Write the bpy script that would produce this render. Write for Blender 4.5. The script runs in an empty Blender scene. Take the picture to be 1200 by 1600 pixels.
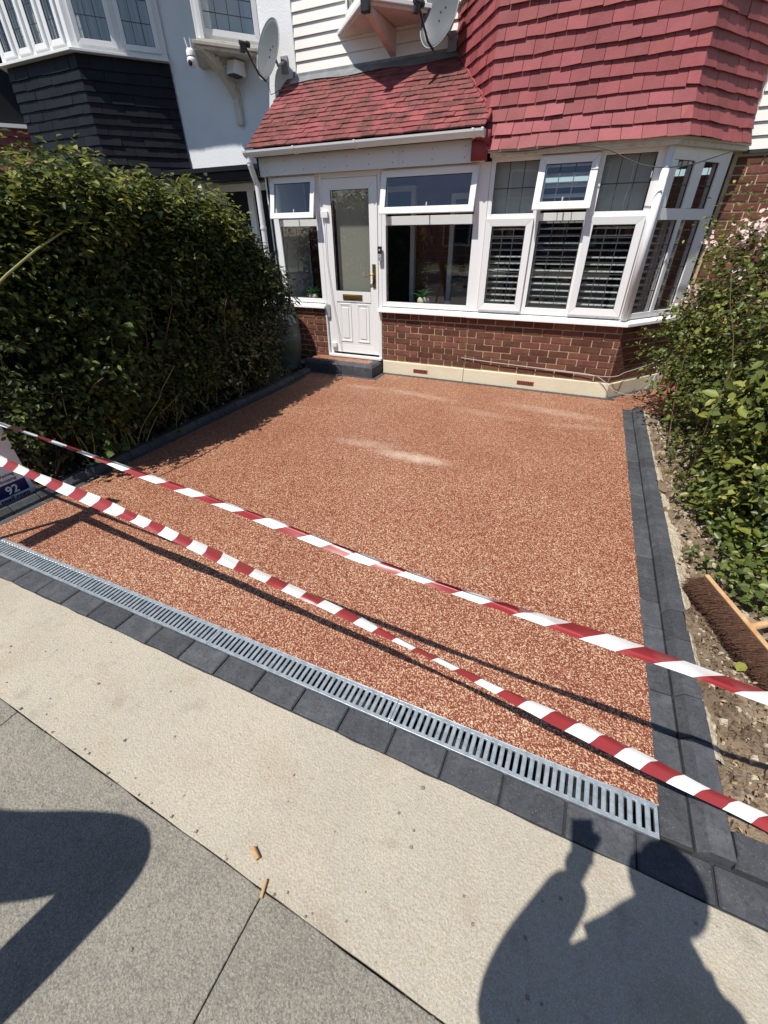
import bpy, bmesh, math, random
import numpy as np
from mathutils import Vector, Matrix, noise as mn0
random.seed(7); rng = np.random.default_rng(11)
S = bpy.context.scene; COL = S.collection
# ------------------------------------------------------------------ camera, sky, sun, exposure
CAM_H = 1.72
yaw, pitch, roll, FPX = -0.433352, 0.58691, 0.013224, 661.4
fw = Vector((math.sin(yaw)*math.cos(pitch), math.cos(yaw)*math.cos(pitch), -math.sin(pitch)))
r0 = Vector((math.cos(yaw), -math.sin(yaw), 0)); d0 = fw.cross(r0)
rt = math.cos(roll)*r0 + math.sin(roll)*d0; dn = -math.sin(roll)*r0 + math.cos(roll)*d0
cam = bpy.data.cameras.new('camera'); camo = bpy.data.objects.new('camera', cam); COL.objects.link(camo)
up = -dn; bk = -fw
camo.matrix_world = Matrix(((rt.x,up.x,bk.x,0),(rt.y,up.y,bk.y,0),(rt.z,up.z,bk.z,CAM_H),(0,0,0,1)))
cam.sensor_fit = 'VERTICAL'; cam.sensor_height = 36; cam.lens = FPX/1600*36; cam.clip_start = .02; cam.clip_end = 600
S.camera = camo
SUN = Vector((-.185, -.437, .88)).normalized()
w = bpy.data.worlds.new('World'); S.world = w; w.use_nodes = True
nt = w.node_tree; sky = nt.nodes.new('ShaderNodeTexSky'); sky.sky_type = 'NISHITA'; sky.sun_disc = False
sky.sun_elevation = math.asin(SUN.z); sky.sun_rotation = math.atan2(SUN.x, SUN.y); sky.altitude = 50; sky.air_density = 1.0; sky.dust_density = .25; sky.ozone_density = 2.2
bg = nt.nodes['Background']; bg.inputs['Strength'].default_value = .097; nt.links.new(sky.outputs[0], bg.inputs[0])
sl = bpy.data.lights.new('sun', 'SUN'); so = bpy.data.objects.new('sun', sl); COL.objects.link(so)
sl.energy = 5.0; sl.angle = math.radians(.53); sl.color = (1, .955, .88)
so.rotation_euler = (-SUN).to_track_quat('-Z', 'Y').to_euler()
S.view_settings.view_transform = 'Standard'; S.view_settings.look = 'None'; S.view_settings.exposure = 0.2; S.view_settings.gamma = 1
# ------------------------------------------------------------------ materials
def mat(name, base, rough=.6, spec=.4, metal=0., layers=(), bump=None, objvar=0., coord='pos', hue=None, trans=0., coat=0.):
    m = bpy.data.materials.new(name); m.use_nodes = True; t = m.node_tree; N, L = t.nodes, t.links
    b = N['Principled BSDF']; b.inputs['Roughness'].default_value = rough; b.inputs['Metallic'].default_value = metal
    b.inputs['Specular IOR Level'].default_value = spec
    geo = N.new('ShaderNodeNewGeometry'); P = geo.outputs['Position']
    rgb = N.new('ShaderNodeRGB'); rgb.outputs[0].default_value = (*base, 1); c = rgb.outputs[0]
    for l in layers:                       # (scale, colour, lo, hi, amount, [detail], [stretch xyz])
        nz = N.new('ShaderNodeTexNoise'); nz.inputs['Scale'].default_value = l[0]; nz.inputs['Detail'].default_value = l[5] if len(l) > 5 else 4
        v = P
        if len(l) > 6:
            vm = N.new('ShaderNodeVectorMath'); vm.operation = 'MULTIPLY'; L.new(P, vm.inputs[0]); vm.inputs[1].default_value = l[6]; v = vm.outputs[0]
        L.new(v, nz.inputs['Vector'])
        mr = N.new('ShaderNodeMapRange'); mr.inputs[1].default_value = l[2]; mr.inputs[2].default_value = l[3]; mr.inputs[4].default_value = l[4]
        L.new(nz.outputs[0], mr.inputs[0])
        mx = N.new('ShaderNodeMix'); mx.data_type = 'RGBA'; L.new(mr.outputs[0], mx.inputs[0]); L.new(c, mx.inputs[6]); mx.inputs[7].default_value = (*l[1], 1)
        c = mx.outputs[2]
    if objvar or hue:
        oi = N.new('ShaderNodeObjectInfo')
        hs = N.new('ShaderNodeHueSaturation'); L.new(c, hs.inputs['Color'])
        mr = N.new('ShaderNodeMapRange'); mr.inputs[3].default_value = 1-objvar; mr.inputs[4].default_value = 1+objvar; L.new(oi.outputs['Random'], mr.inputs[0]); L.new(mr.outputs[0], hs.inputs['Value'])
        if hue:
            ml = N.new('ShaderNodeMath'); ml.operation = 'FRACT'; m2 = N.new('ShaderNodeMath'); m2.operation = 'MULTIPLY'; m2.inputs[1].default_value = 17.3
            L.new(oi.outputs['Random'], m2.inputs[0]); L.new(m2.outputs[0], ml.inputs[0])
            mh = N.new('ShaderNodeMapRange'); mh.inputs[3].default_value = .5-hue; mh.inputs[4].default_value = .5+hue; L.new(ml.outputs[0], mh.inputs[0]); L.new(mh.outputs[0], hs.inputs['Hue'])
        c = hs.outputs[0]
    L.new(c, b.inputs['Base Color'])
    if bump:
        nz = N.new('ShaderNodeTexNoise'); nz.inputs['Scale'].default_value = bump[0]; nz.inputs['Detail'].default_value = 5; L.new(P, nz.inputs['Vector'])
        bp = N.new('ShaderNodeBump'); bp.inputs['Strength'].default_value = bump[1]; bp.inputs['Distance'].default_value = bump[2]; L.new(nz.outputs[0], bp.inputs['Height']); L.new(bp.outputs[0], b.inputs['Normal'])
    if coat: b.inputs['Coat Weight'].default_value = coat
    return m
def leafmat(name, stops, rough=.42, tr=.3, spec=.4):
    m = bpy.data.materials.new(name); m.use_nodes = True; t = m.node_tree; N, L = t.nodes, t.links
    b = N['Principled BSDF']; b.inputs['Roughness'].default_value = rough; b.inputs['Specular IOR Level'].default_value = spec
    at = N.new('ShaderNodeAttribute'); at.attribute_name = 'tint'
    rp = N.new('ShaderNodeValToRGB'); e = rp.color_ramp.elements
    e[0].position, e[0].color = stops[0][0], (*stops[0][1], 1); e[1].position, e[1].color = stops[-1][0], (*stops[-1][1], 1)
    for p, c in stops[1:-1]: k = e.new(p); k.color = (*c, 1)
    L.new(at.outputs['Fac'], rp.inputs[0]); L.new(rp.outputs[0], b.inputs['Base Color'])
    tl = N.new('ShaderNodeBsdfTranslucent'); hs = N.new('ShaderNodeHueSaturation'); hs.inputs['Value'].default_value = 1.3; hs.inputs['Hue'].default_value = .485; L.new(rp.outputs[0], hs.inputs['Color']); L.new(hs.outputs[0], tl.inputs[0])
    mx = N.new('ShaderNodeMixShader'); mx.inputs[0].default_value = tr; L.new(b.outputs[0], mx.inputs[1]); L.new(tl.outputs[0], mx.inputs[2])
    L.new(mx.outputs[0], N['Material Output'].inputs['Surface'])
    return m
def glassmat(name, tint=(.86,.9,.9), rough=.0, ior=1.55):
    m = bpy.data.materials.new(name); m.use_nodes = True; t = m.node_tree; N, L = t.nodes, t.links
    N.remove(N['Principled BSDF'])
    lw = N.new('ShaderNodeLayerWeight'); lw.inputs[0].default_value = .5
    pw = N.new('ShaderNodeMath'); pw.operation = 'POWER'; pw.inputs[1].default_value = 5; L.new(lw.outputs['Facing'], pw.inputs[0])
    mu = N.new('ShaderNodeMath'); mu.operation = 'MULTIPLY_ADD'; mu.use_clamp = True; mu.inputs[1].default_value = .9; mu.inputs[2].default_value = .15; L.new(pw.outputs[0], mu.inputs[0])   # two panes of a double-glazed unit
    tr = N.new('ShaderNodeBsdfTransparent'); tr.inputs[0].default_value = (*tint, 1); gl = N.new('ShaderNodeBsdfGlossy'); gl.inputs['Roughness'].default_value = rough
    nz = N.new('ShaderNodeTexNoise'); nz.inputs['Scale'].default_value = 2.2; ge = N.new('ShaderNodeNewGeometry'); L.new(ge.outputs['Position'], nz.inputs['Vector'])
    bp = N.new('ShaderNodeBump'); bp.inputs['Strength'].default_value = .05; bp.inputs['Distance'].default_value = .02; L.new(nz.outputs[0], bp.inputs['Height']); L.new(bp.outputs[0], gl.inputs['Normal'])
    mx = N.new('ShaderNodeMixShader'); L.new(mu.outputs[0], mx.inputs[0]); L.new(tr.outputs[0], mx.inputs[1]); L.new(gl.outputs[0], mx.inputs[2]); L.new(mx.outputs[0], N['Material Output'].inputs['Surface'])
    return m
def resinmat():
    m = bpy.data.materials.new('resin_bound_gravel'); m.use_nodes = True; t = m.node_tree; N, L = t.nodes, t.links
    b = N['Principled BSDF']; b.inputs['Roughness'].default_value = .45; b.inputs['Specular IOR Level'].default_value = .35
    P = N.new('ShaderNodeNewGeometry').outputs['Position']
    v = N.new('ShaderNodeTexVoronoi'); v.inputs['Scale'].default_value = 205; L.new(P, v.inputs['Vector'])
    sx = N.new('ShaderNodeSeparateColor'); L.new(v.outputs['Color'], sx.inputs[0])
    n1 = N.new('ShaderNodeTexNoise'); n1.inputs['Scale'].default_value = 1.3; n1.inputs['Detail'].default_value = 3; L.new(P, n1.inputs['Vector'])
    ad = N.new('ShaderNodeMath'); ad.operation = 'MULTIPLY_ADD'; L.new(n1.outputs[0], ad.inputs[0]); ad.inputs[1].default_value = .22; ad.inputs[2].default_value = -.11
    a2 = N.new('ShaderNodeMath'); a2.operation = 'ADD'; L.new(sx.outputs[0], a2.inputs[0]); L.new(ad.outputs[0], a2.inputs[1])
    rp = N.new('ShaderNodeValToRGB'); e = rp.color_ramp.elements; rp.color_ramp.interpolation = 'LINEAR'
    e[0].position = 0; e[0].color = (.13,.027,.014,1); e[1].position = 1; e[1].color = (.72,.54,.36,1)
    for p, c in ((.30,(.185,.044,.024)),(.50,(.258,.076,.041)),(.64,(.34,.138,.076)),(.77,(.45,.25,.147)),(.90,(.565,.38,.24))): k = e.new(p); k.color = (*c,1)
    L.new(a2.outputs[0], rp.inputs[0])
    # dust left by the trowel: one pale streak across the middle and fainter swept arcs by the house
    def streak(cx, cy, ax, ay, ang):
        mp = N.new('ShaderNodeMapping'); mp.vector_type = 'TEXTURE'; mp.inputs['Location'].default_value = (cx, cy, 0); mp.inputs['Rotation'].default_value = (0,0,ang); mp.inputs['Scale'].default_value = (ax, ay, 1)
        L.new(P, mp.inputs[0]); ln = N.new('ShaderNodeVectorMath'); ln.operation = 'LENGTH'; L.new(mp.outputs[0], ln.inputs[0])
        mr = N.new('ShaderNodeMapRange'); mr.interpolation_type = 'SMOOTHSTEP'; mr.inputs[1].default_value = 1; mr.inputs[2].default_value = .15; L.new(ln.outputs['Value'], mr.inputs[0]); return mr.outputs[0]
    c = rp.outputs[0]
    nd = N.new('ShaderNodeTexNoise'); nd.inputs['Scale'].default_value = 9; nd.inputs['Detail'].default_value = 6; L.new(P, nd.inputs['Vector'])
    for (cx, cy, ax, ay, ang, am) in ((-1.22,3.26,.52,.13,.0,.75),(-1.75,3.36,.5,.11,.12,.4),(-1.75,4.92,.75,.12,-.15,.38),(-.2,4.95,.85,.15,-.12,.35),(-2.55,4.95,.35,.1,.1,.3),(-.9,4.6,.7,.12,-.1,.22),(.1,4.6,.5,.1,.2,.25)):
        mm = N.new('ShaderNodeMath'); mm.operation = 'MULTIPLY'; L.new(streak(cx,cy,ax,ay,ang), mm.inputs[0]); L.new(nd.outputs[0], mm.inputs[1])
        m3 = N.new('ShaderNodeMath'); m3.operation = 'MULTIPLY'; L.new(mm.outputs[0], m3.inputs[0]); m3.inputs[1].default_value = am*1.4; m3.use_clamp = True
        mx = N.new('ShaderNodeMix'); mx.data_type = 'RGBA'; L.new(m3.outputs[0], mx.inputs[0]); L.new(c, mx.inputs[6]); mx.inputs[7].default_value = (.68,.53,.42,1); c = mx.outputs[2]
    L.new(c, b.inputs['Base Color'])
    bp = N.new('ShaderNodeBump'); bp.inputs['Strength'].default_value = .8; bp.inputs['Distance'].default_value = .004; bp.invert = True; L.new(v.outputs['Distance'], bp.inputs['Height']); L.new(bp.outputs[0], b.inputs['Normal'])
    return m
def speckle(m, scale, col, lo, hi, amt):      # fine aggregate dots added to an existing material
    t = m.node_tree; N, L = t.nodes, t.links; b = N['Principled BSDF']; old = b.inputs['Base Color'].links[0].from_socket
    v = N.new('ShaderNodeTexVoronoi'); v.inputs['Scale'].default_value = scale; L.new(N.new('ShaderNodeNewGeometry').outputs['Position'], v.inputs['Vector'])
    sc = N.new('ShaderNodeSeparateColor'); L.new(v.outputs['Color'], sc.inputs[0])
    mr = N.new('ShaderNodeMapRange'); mr.inputs[1].default_value = lo; mr.inputs[2].default_value = hi; mr.inputs[4].default_value = amt; L.new(sc.outputs[1], mr.inputs[0])
    mx = N.new('ShaderNodeMix'); mx.data_type = 'RGBA'; L.new(mr.outputs[0], mx.inputs[0]); L.new(old, mx.inputs[6]); mx.inputs[7].default_value = (*col,1); L.new(mx.outputs[2], b.inputs['Base Color'])
    return m
Mt = {}
Mt['resin'] = resinmat()
Mt['concrete'] = speckle(speckle(mat('pale_concrete', (.405,.375,.310), .9, .2, layers=((1.6,(.31,.272,.212),.5,.72,.6),(5,(.49,.435,.34),.5,.7,.5),(3.1,(.30,.235,.145),.56,.74,.65,6),(7,(.22,.195,.16),.60,.74,.7,6),(.9,(.47,.43,.35),.5,.65,.6),(40,(.33,.275,.20),.5,.72,.55),(150,(.30,.25,.18),.48,.7,.6),(260,(.56,.50,.40),.55,.7,.5)), bump=(120,.9,.006)), 380,(.30,.24,.17),.84,.88,.45), 330,(.60,.53,.42),.86,.9,.4)
Mt['slab'] = speckle(speckle(mat('grey_concrete', (.245,.226,.188), .9, .2, layers=((1.3,(.31,.282,.225),.45,.7,.8),(2.3,(.165,.152,.128),.5,.7,.75,6),(6,(.14,.132,.115),.6,.74,.6,6),(30,(.16,.15,.13),.48,.68,.6),(120,(.135,.128,.11),.47,.68,.6),(230,(.36,.335,.28),.53,.70,.5)), bump=(110,1,.007)), 300,(.11,.108,.10),.77,.82,.5), 340,(.38,.355,.30),.8,.86,.45)
Mt['block'] = speckle(mat('charcoal_block', (.056,.060,.068), .75, .35, layers=((14,(.092,.097,.106),.45,.7,.7),(60,(.03,.032,.036),.5,.7,.6),(5,(.11,.112,.115),.62,.78,.5,6)), bump=(120,.35,.004), objvar=.22), 340,(.17,.17,.17),.94,.97,.4)
Mt['blockjoint'] = mat('jointing_sand', (.035,.035,.036), .95)
Mt['steel'] = mat('galvanised_steel', (.43,.485,.52), .36, .5, .45, layers=((24,(.29,.335,.37),.42,.62,.8,2),(90,(.60,.66,.70),.55,.7,.5)), bump=(60,.12,.002))
Mt['dark'] = mat('channel_dark', (.02,.02,.02), .8)
Mt['upvc'] = mat('white_upvc', (.80,.80,.80), .32, .45, layers=((1.7,(.74,.735,.72),.5,.75,.6),(9,(.70,.69,.66),.68,.8,.35)))
Mt['fascia'] = mat('white_fascia', (.74,.74,.74), .45, .4, layers=((3,(.66,.655,.64),.5,.75,.6),))
Mt['siding'] = mat('cream_siding', (.80,.785,.74), .42, .4, layers=((1.5,(.72,.70,.65),.5,.75,.5),(22,(.70,.68,.62),.66,.8,.3)))
Mt['brick'] = mat('red_brown_brick', (.165,.068,.046), .88, .2, layers=((9,(.11,.046,.036),.42,.65,.8),(45,(.24,.10,.07),.52,.72,.6),(28,(.06,.035,.03),.6,.75,.6)), bump=(90,.6,.005), objvar=.32, hue=.012)
Mt['mortar'] = mat('sandy_mortar', (.54,.43,.28), .95, .1, layers=((18,(.40,.31,.19),.45,.7,.7),), bump=(140,.5,.003))
Mt['plinth'] = mat('cream_painted_plinth', (.72,.66,.50), .8, .25, layers=((2.2,(.62,.55,.40),.5,.75,.7),(14,(.50,.43,.30),.62,.8,.6,6)), bump=(35,.4,.006))
Mt['terracotta'] = mat('terracotta', (.33,.08,.05), .8)
Mt['redtile'] = mat('red_painted_tile', (.295,.074,.079), .62, .3, layers=((7,(.25,.058,.062),.45,.7,.8),(50,(.34,.10,.10),.55,.75,.5),(20,(.25,.045,.045),.62,.78,.5)), bump=(70,.3,.004), objvar=.19, hue=.004)
Mt['rooftile'] = mat('weathered_red_roof_tile', (.275,.074,.078), .8, .25, layers=((1.7,(.17,.058,.052),.36,.58,.9,5),(6,(.10,.047,.042),.45,.64,.8,6),(11,(.075,.045,.04),.58,.72,.85,6),(45,(.30,.10,.09),.52,.7,.5),(34,(.48,.40,.30),.735,.78,.8,2)), bump=(60,.5,.006), objvar=.18, hue=.003)
Mt['redcement'] = mat('red_painted_fillet', (.30,.055,.06), .7, .3, bump=(30,.4,.01))
Mt['blacktile'] = mat('black_painted_tile', (.0075,.0085,.0125), .55, .2, layers=((6,(.012,.013,.017),.45,.7,.7),(40,(.012,.012,.015),.5,.7,.6)), bump=(60,.3,.004), objvar=.25)
Mt['lead'] = mat('lead_flashing', (.17,.18,.19), .55, .4, .2, layers=((6,(.28,.29,.30),.45,.7,.7),(25,(.09,.09,.10),.55,.75,.6)), bump=(14,.3,.01))
Mt['render'] = mat('white_render', (.76,.775,.80), .85, .2, layers=((2.4,(.68,.69,.70),.5,.72,.6),(14,(.62,.62,.62),.66,.8,.4)), bump=(48,.5,.007))
Mt['cream'] = mat('aged_cream_paint', (.62,.58,.50), .6, .3, layers=((12,(.42,.38,.31),.52,.72,.7),))
Mt['pinkboard'] = mat('faded_painted_board', (.62,.50,.43), .7, .25, layers=((8,(.5,.37,.31),.5,.7,.7),))
Mt['glass'] = glassmat('window_glass')
Mt['leadbar'] = mat('window_lead', (.045,.047,.05), .5, .4)
Mt['rubber'] = mat('black_gasket', (.02,.02,.02), .6)
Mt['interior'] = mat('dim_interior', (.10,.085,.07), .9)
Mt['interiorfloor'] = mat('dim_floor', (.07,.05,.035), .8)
Mt['curtain'] = mat('pale_curtain', (.62,.61,.58), .9, .1)
Mt['blind'] = mat('ivory_blind', (.58,.555,.46), .8, .2)
Mt['greyblind'] = mat('grey_green_blind', (.50,.52,.51), .85, .1, layers=((3,(.44,.46,.45),.4,.7,.6),))
Mt['louvre'] = mat('white_louvre', (.72,.72,.70), .5, .35)
Mt['brass'] = mat('aged_brass', (.42,.30,.10), .35, .5, .9, layers=((30,(.25,.18,.07),.45,.7,.6),))
Mt['blackplastic'] = mat('black_plastic', (.018,.018,.02), .4, .5)
Mt['greyplastic'] = mat('grey_plastic', (.30,.31,.33), .5, .4)
Mt['dish'] = mat('grey_dish', (.12,.13,.14), .28, .5, layers=((9,(.10,.11,.115),.5,.7,.6),))
Mt['butt'] = mat('green_grey_plastic', (.085,.115,.105), .55, .4, layers=((4,(.085,.105,.095),.45,.7,.7),(30,(.11,.12,.11),.6,.8,.4)))
Mt['tapew'] = mat('white_tape', (.80,.80,.80), .3, .5)
Mt['taper'] = mat('red_tape', (.27,.030,.034), .32, .5)
Mt['cablew'] = mat('white_cable', (.46,.43,.38), .6)
Mt['cabled'] = mat('dark_cable', (.06,.06,.06), .6)
Mt['wood'] = mat('pale_wood', (.47,.30,.15), .7, .3, layers=((9,(.42,.22,.09),.45,.65,.8,4,(1,1,6)),(60,(.66,.44,.24),.5,.7,.4)))
Mt['bristle'] = mat('brown_bristle', (.085,.042,.026), .8, .3, layers=((40,(.14,.07,.04),.45,.65,.7),))
Mt['soil'] = mat('dry_soil', (.215,.16,.11), .95, .1, layers=((5,(.33,.255,.18),.45,.68,.85),(22,(.10,.066,.042),.5,.68,.8,6),(70,(.36,.29,.21),.58,.74,.7),(2.0,(.085,.055,.035),.52,.7,.6)), bump=(45,1,.03))
Mt['bedsoil'] = mat('dark_soil', (.055,.042,.03), .95, .1, layers=((20,(.10,.075,.05),.5,.7,.7),), bump=(40,1,.03))
Mt['haunch'] = mat('mortar_haunching', (.52,.44,.33), .95, .1, layers=((12,(.40,.33,.24),.45,.68,.8),(60,(.60,.53,.42),.5,.7,.5)), bump=(60,1,.02))
Mt['bark'] = mat('brown_bark', (.12,.08,.05), .9, .2, layers=((30,(.20,.14,.09),.45,.7,.6),))
Mt['cane'] = mat('green_cane', (.26,.25,.10), .6, .3)
Mt['asphalt'] = mat('asphalt', (.05,.05,.052), .9, .2, bump=(120,.5,.005))
Mt['ground'] = mat('far_ground', (.10,.11,.06), .95, .1)
Mt['signw'] = mat('white_board', (.78,.77,.80), .4, .4)
Mt['signb'] = mat('navy_print', (.012,.018,.11), .4, .4)
Mt['farbrick'] = mat('far_brick', (.22,.12,.09), .9, .2, layers=((3,(.16,.09,.07),.45,.7,.7),))
Mt['farroof'] = mat('far_roof', (.13,.07,.055), .9, .2)
Mt['skin'] = mat('skin', (.45,.27,.19), .5, .4)
Mt['jacket'] = mat('navy_cloth', (.03,.04,.07), .9, .1, layers=((40,(.045,.055,.09),.45,.7,.5),))
Mt['trousers'] = mat('grey_cloth', (.08,.08,.085), .9, .1)
Mt['hair'] = mat('dark_hair', (.025,.018,.012), .6, .3)
Mt['boot'] = mat('brown_boot', (.08,.05,.03), .6)
Mt['petal'] = leafmat('pink_petal', [(0,(.78,.45,.45)),(.5,(.82,.66,.62)),(1,(.85,.80,.74))], .6, .35)
Mt['lf_privet'] = leafmat('privet_leaf', [(0,(.03,.028,.013)),(.2,(.028,.042,.013)),(.5,(.062,.090,.021)),(.78,(.14,.165,.035)),(1,(.28,.28,.06))], .5, .27, .25)
Mt['lf_rose'] = leafmat('rose_leaf', [(0,(.045,.07,.018)),(.45,(.11,.145,.032)),(.8,(.22,.25,.052)),(1,(.38,.36,.085))], .38, .30)
Mt['lf_varieg'] = leafmat('variegated_leaf', [(0,(.08,.10,.045)),(.55,(.20,.21,.10)),(1,(.50,.48,.29))], .5, .2)
Mt['lf_red'] = leafmat('red_tip_leaf', [(0,(.05,.06,.02)),(.5,(.12,.06,.025)),(1,(.42,.09,.03))], .4, .3)
Mt['lf_dark'] = leafmat('laurel_leaf', [(0,(.022,.034,.012)),(.6,(.045,.06,.02)),(1,(.10,.11,.035))], .4, .2)
Mt['lf_bram'] = leafmat('bramble_leaf', [(0,(.04,.075,.02)),(.6,(.08,.13,.03)),(1,(.17,.22,.06))], .5, .3)
Mt['lf_dead'] = leafmat('dead_leaf', [(0,(.09,.05,.03)),(.5,(.20,.13,.075)),(.8,(.36,.27,.16)),(1,(.52,.43,.29))], .8, .1)
Mt['lf_fern'] = leafmat('fern_leaf', [(0,(.03,.11,.03)),(1,(.07,.22,.06))], .5, .25)
# ------------------------------------------------------------------ object helpers
def setp(o, label=None, cat=None, group=None, kind=None):
    for k, v in (('label',label),('category',cat),('group',group),('kind',kind)):
        if v: o[k] = v
    return o
def thing(name, loc, label, cat, group=None):
    o = bpy.data.objects.new(name, None); o.empty_display_size = .1; COL.objects.link(o); o.location = loc
    o.matrix_basis = Matrix.Translation(loc)
    return setp(o, label, cat, group)
def link(name, me, parent=None, loc=None):
    o = bpy.data.objects.new(name, me); COL.objects.link(o)
    if loc is not None: o.location = loc
    if parent is not None:
        o.parent = parent
        if parent.type == 'EMPTY': o.matrix_parent_inverse = Matrix.Translation(-Vector(parent.location))
    return o
class B:
    def __init__(s): s.v = []; s.f = []; s.m = []
    def poly(s, pts, faces, mi=0):
        n = len(s.v); s.v += [tuple(p) for p in pts]; s.f += [tuple(i+n for i in f) for f in faces]; s.m += [mi]*len(faces); return s
    def hexa(s, b, t, mi=0):          # b: 4 bottom pts ccw from above, t: 4 top pts
        return s.poly(list(b)+list(t), [(3,2,1,0),(4,5,6,7),(0,1,5,4),(1,2,6,5),(2,3,7,6),(3,0,4,7)], mi)
    def box(s, x0,y0,z0,x1,y1,z1, mi=0):
        return s.hexa([(x0,y0,z0),(x1,y0,z0),(x1,y1,z0),(x0,y1,z0)], [(x0,y0,z1),(x1,y0,z1),(x1,y1,z1),(x0,y1,z1)], mi)
    def obox(s, o, u, v, n, a0,b0,c0,a1,b1,c1, mi=0):   # box in the frame o + a*u + b*v + c*n
        o, u, v, n = map(Vector, (o,u,v,n)); P = lambda a,b,c: o+a*u+b*v+c*n
        return s.hexa([P(a0,b0,c0),P(a1,b0,c0),P(a1,b1,c0),P(a0,b1,c0)], [P(a0,b0,c1),P(a1,b0,c1),P(a1,b1,c1),P(a0,b1,c1)], mi)
    def tube(s, pts, r, n=8, mi=0, cap=True):
        pts = [Vector(p) for p in pts]; rs = r if isinstance(r, (list,tuple)) else [r]*len(pts); base = len(s.v); prev = None
        for i, p in enumerate(pts):
            d = (pts[min(i+1,len(pts)-1)]-pts[max(i-1,0)]).normalized()
            a = d.cross(Vector((0,0,1))) if prev is None else prev - d*prev.dot(d)
            if a.length < 1e-4: a = d.cross(Vector((1,0,0)))
            a.normalize(); b = d.cross(a); prev = a
            for k in range(n):
                t = 2*math.pi*k/n; s.v.append(tuple(p + rs[i]*(math.cos(t)*a+math.sin(t)*b)))
        for i in range(len(pts)-1):
            for k in range(n):
                q = base+i*n; s.f.append((q+k, q+(k+1)%n, q+n+(k+1)%n, q+n+k)); s.m.append(mi)
        if cap:
            s.f.append(tuple(base+k for k in range(n))[::-1]); s.f.append(tuple(base+(len(pts)-1)*n+k for k in range(n))); s.m += [mi]*2
        return s
    def lathe(s, c, prof, n=24, mi=0, axis=None):
        c = Vector(c); base = len(s.v); q = Vector((0,0,1)).rotation_difference(Vector(axis)) if axis else None
        for r, z in prof:
            for k in range(n):
                t = 2*math.pi*k/n; p = Vector((r*math.cos(t), r*math.sin(t), z))
                if q: p = q @ p
                s.v.append(tuple(c+p))
        for i in range(len(prof)-1):
            for k in range(n):
                a = base+i*n; s.f.append((a+k, a+(k+1)%n, a+n+(k+1)%n, a+n+k)); s.m.append(mi)
        return s
    def prism(s, pts, vec, mi=0):     # planar polygon extruded by vec
        n = len(pts); v = Vector(vec); P = [Vector(p) for p in pts]
        return s.poly(P+[p+v for p in P], [tuple(range(n))[::-1], tuple(range(n,2*n))]+[(i,(i+1)%n,n+(i+1)%n,n+i) for i in range(n)], mi)
    def mesh(s, name, mats, smooth=False, fix=True):
        me = bpy.data.meshes.new(name); me.from_pydata(s.v, [], s.f)
        for m in (mats if isinstance(mats,(list,tuple)) else [mats]): me.materials.append(Mt[m])
        if any(s.m): me.polygons.foreach_set('material_index', s.m)
        if fix:
            bm = bmesh.new(); bm.from_mesh(me); bmesh.ops.recalc_face_normals(bm, faces=bm.faces); bm.to_mesh(me); bm.free()
        if smooth: me.polygons.foreach_set('use_smooth', [True]*len(me.polygons))
        me.update(); return me
    def build(s, name, mats, parent=None, smooth=False, kind=None, label=None, bevel=0):
        o = link(name, s.mesh(name, mats, smooth), parent); setp(o, label, kind=kind)
        if bevel:
            m = o.modifiers.new('bevel','BEVEL'); m.width = bevel; m.segments = 2; m.limit_method = 'ANGLE'; m.angle_limit = .6
        return o
def chamfer_box(sx, sy, sz, c, name, mats):      # unit-like block mesh, chamfered all round
    bm = bmesh.new(); bmesh.ops.create_cube(bm, size=1); bmesh.ops.scale(bm, vec=(sx,sy,sz), verts=bm.verts)
    bmesh.ops.bevel(bm, geom=bm.edges[:], offset=c, segments=1, affect='EDGES'); me = bpy.data.meshes.new(name); bm.to_mesh(me); bm.free()
    for m in (mats if isinstance(mats,(list,tuple)) else [mats]): me.materials.append(Mt[m])
    return me
X_, Y_, Z_ = Vector((1,0,0)), Vector((0,1,0)), Vector((0,0,1))
SECTIONS = []
# ================================================================== GROUND
b = B(); b.poly([(-150,-150,-.12),(150,-150,-.12),(150,150,-.12),(-150,150,-.12)], [(0,1,2,3)]); b.build('ground', 'ground', kind='structure')
b = B(); b.poly([(-60,-9.5,-.10),(60,-9.5,-.10),(60,-2.6,-.10),(-60,-2.6,-.10)], [(0,1,2,3)]); b.build('road', 'asphalt', kind='structure')
b = B(); b.box(-40,-2.6,-.11,40,-2.45,0.0); b.build('kerb', 'slab', kind='structure')
JY = lambda x: .222 - .0368*(x-.05)                       # the joint between slabs and the pale strip
pave = B(); pave.poly([(-40,-2.45,-.02),(40,-2.45,-.02),(40,.70,-.02),(-40,.70,-.02)], [(0,1,2,3)]); PAVE = pave.build('pavement', 'bedsoil', kind='structure')
def slab(x0, x1):
    b = B(); n = 14; g = .0018
    top = [(x0+g+(x1-x0-2*g)*i/n, JY(x0+(x1-x0)*i/n)-g + random.uniform(-.0025,.0025)) for i in range(n+1)]
    pts = [(x0+g,-2.44,0),(x1-g,-2.44,0)] + [(x,y,0) for x,y in reversed(top)]
    b.prism([(p[0],p[1],-.03) for p in pts], (0,0,.031+random.uniform(-.001,.002)))
    o = b.build('paving_slab', 'slab', PAVE, bevel=.004); return o
xs = [-0.545+1.352*k for k in range(-6,7)]
for a, c in zip(xs, xs[1:]): slab(a, c)
b = B(); n = 240
lo = [(-12+24*i/n, JY(-12+24*i/n)+.0014+random.uniform(-.0016,.0016)) for i in range(n+1)]
hi = [(-12+24*i/n, .776+random.uniform(-.004,.003)) for i in range(n+1)]
b.prism([(x,y,-.03) for x,y in lo]+[(x,y,-.03) for x,y in reversed(hi)], (0,0,.03)); b.build('concrete_strip', 'concrete', PAVE, bevel=.003)
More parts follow.
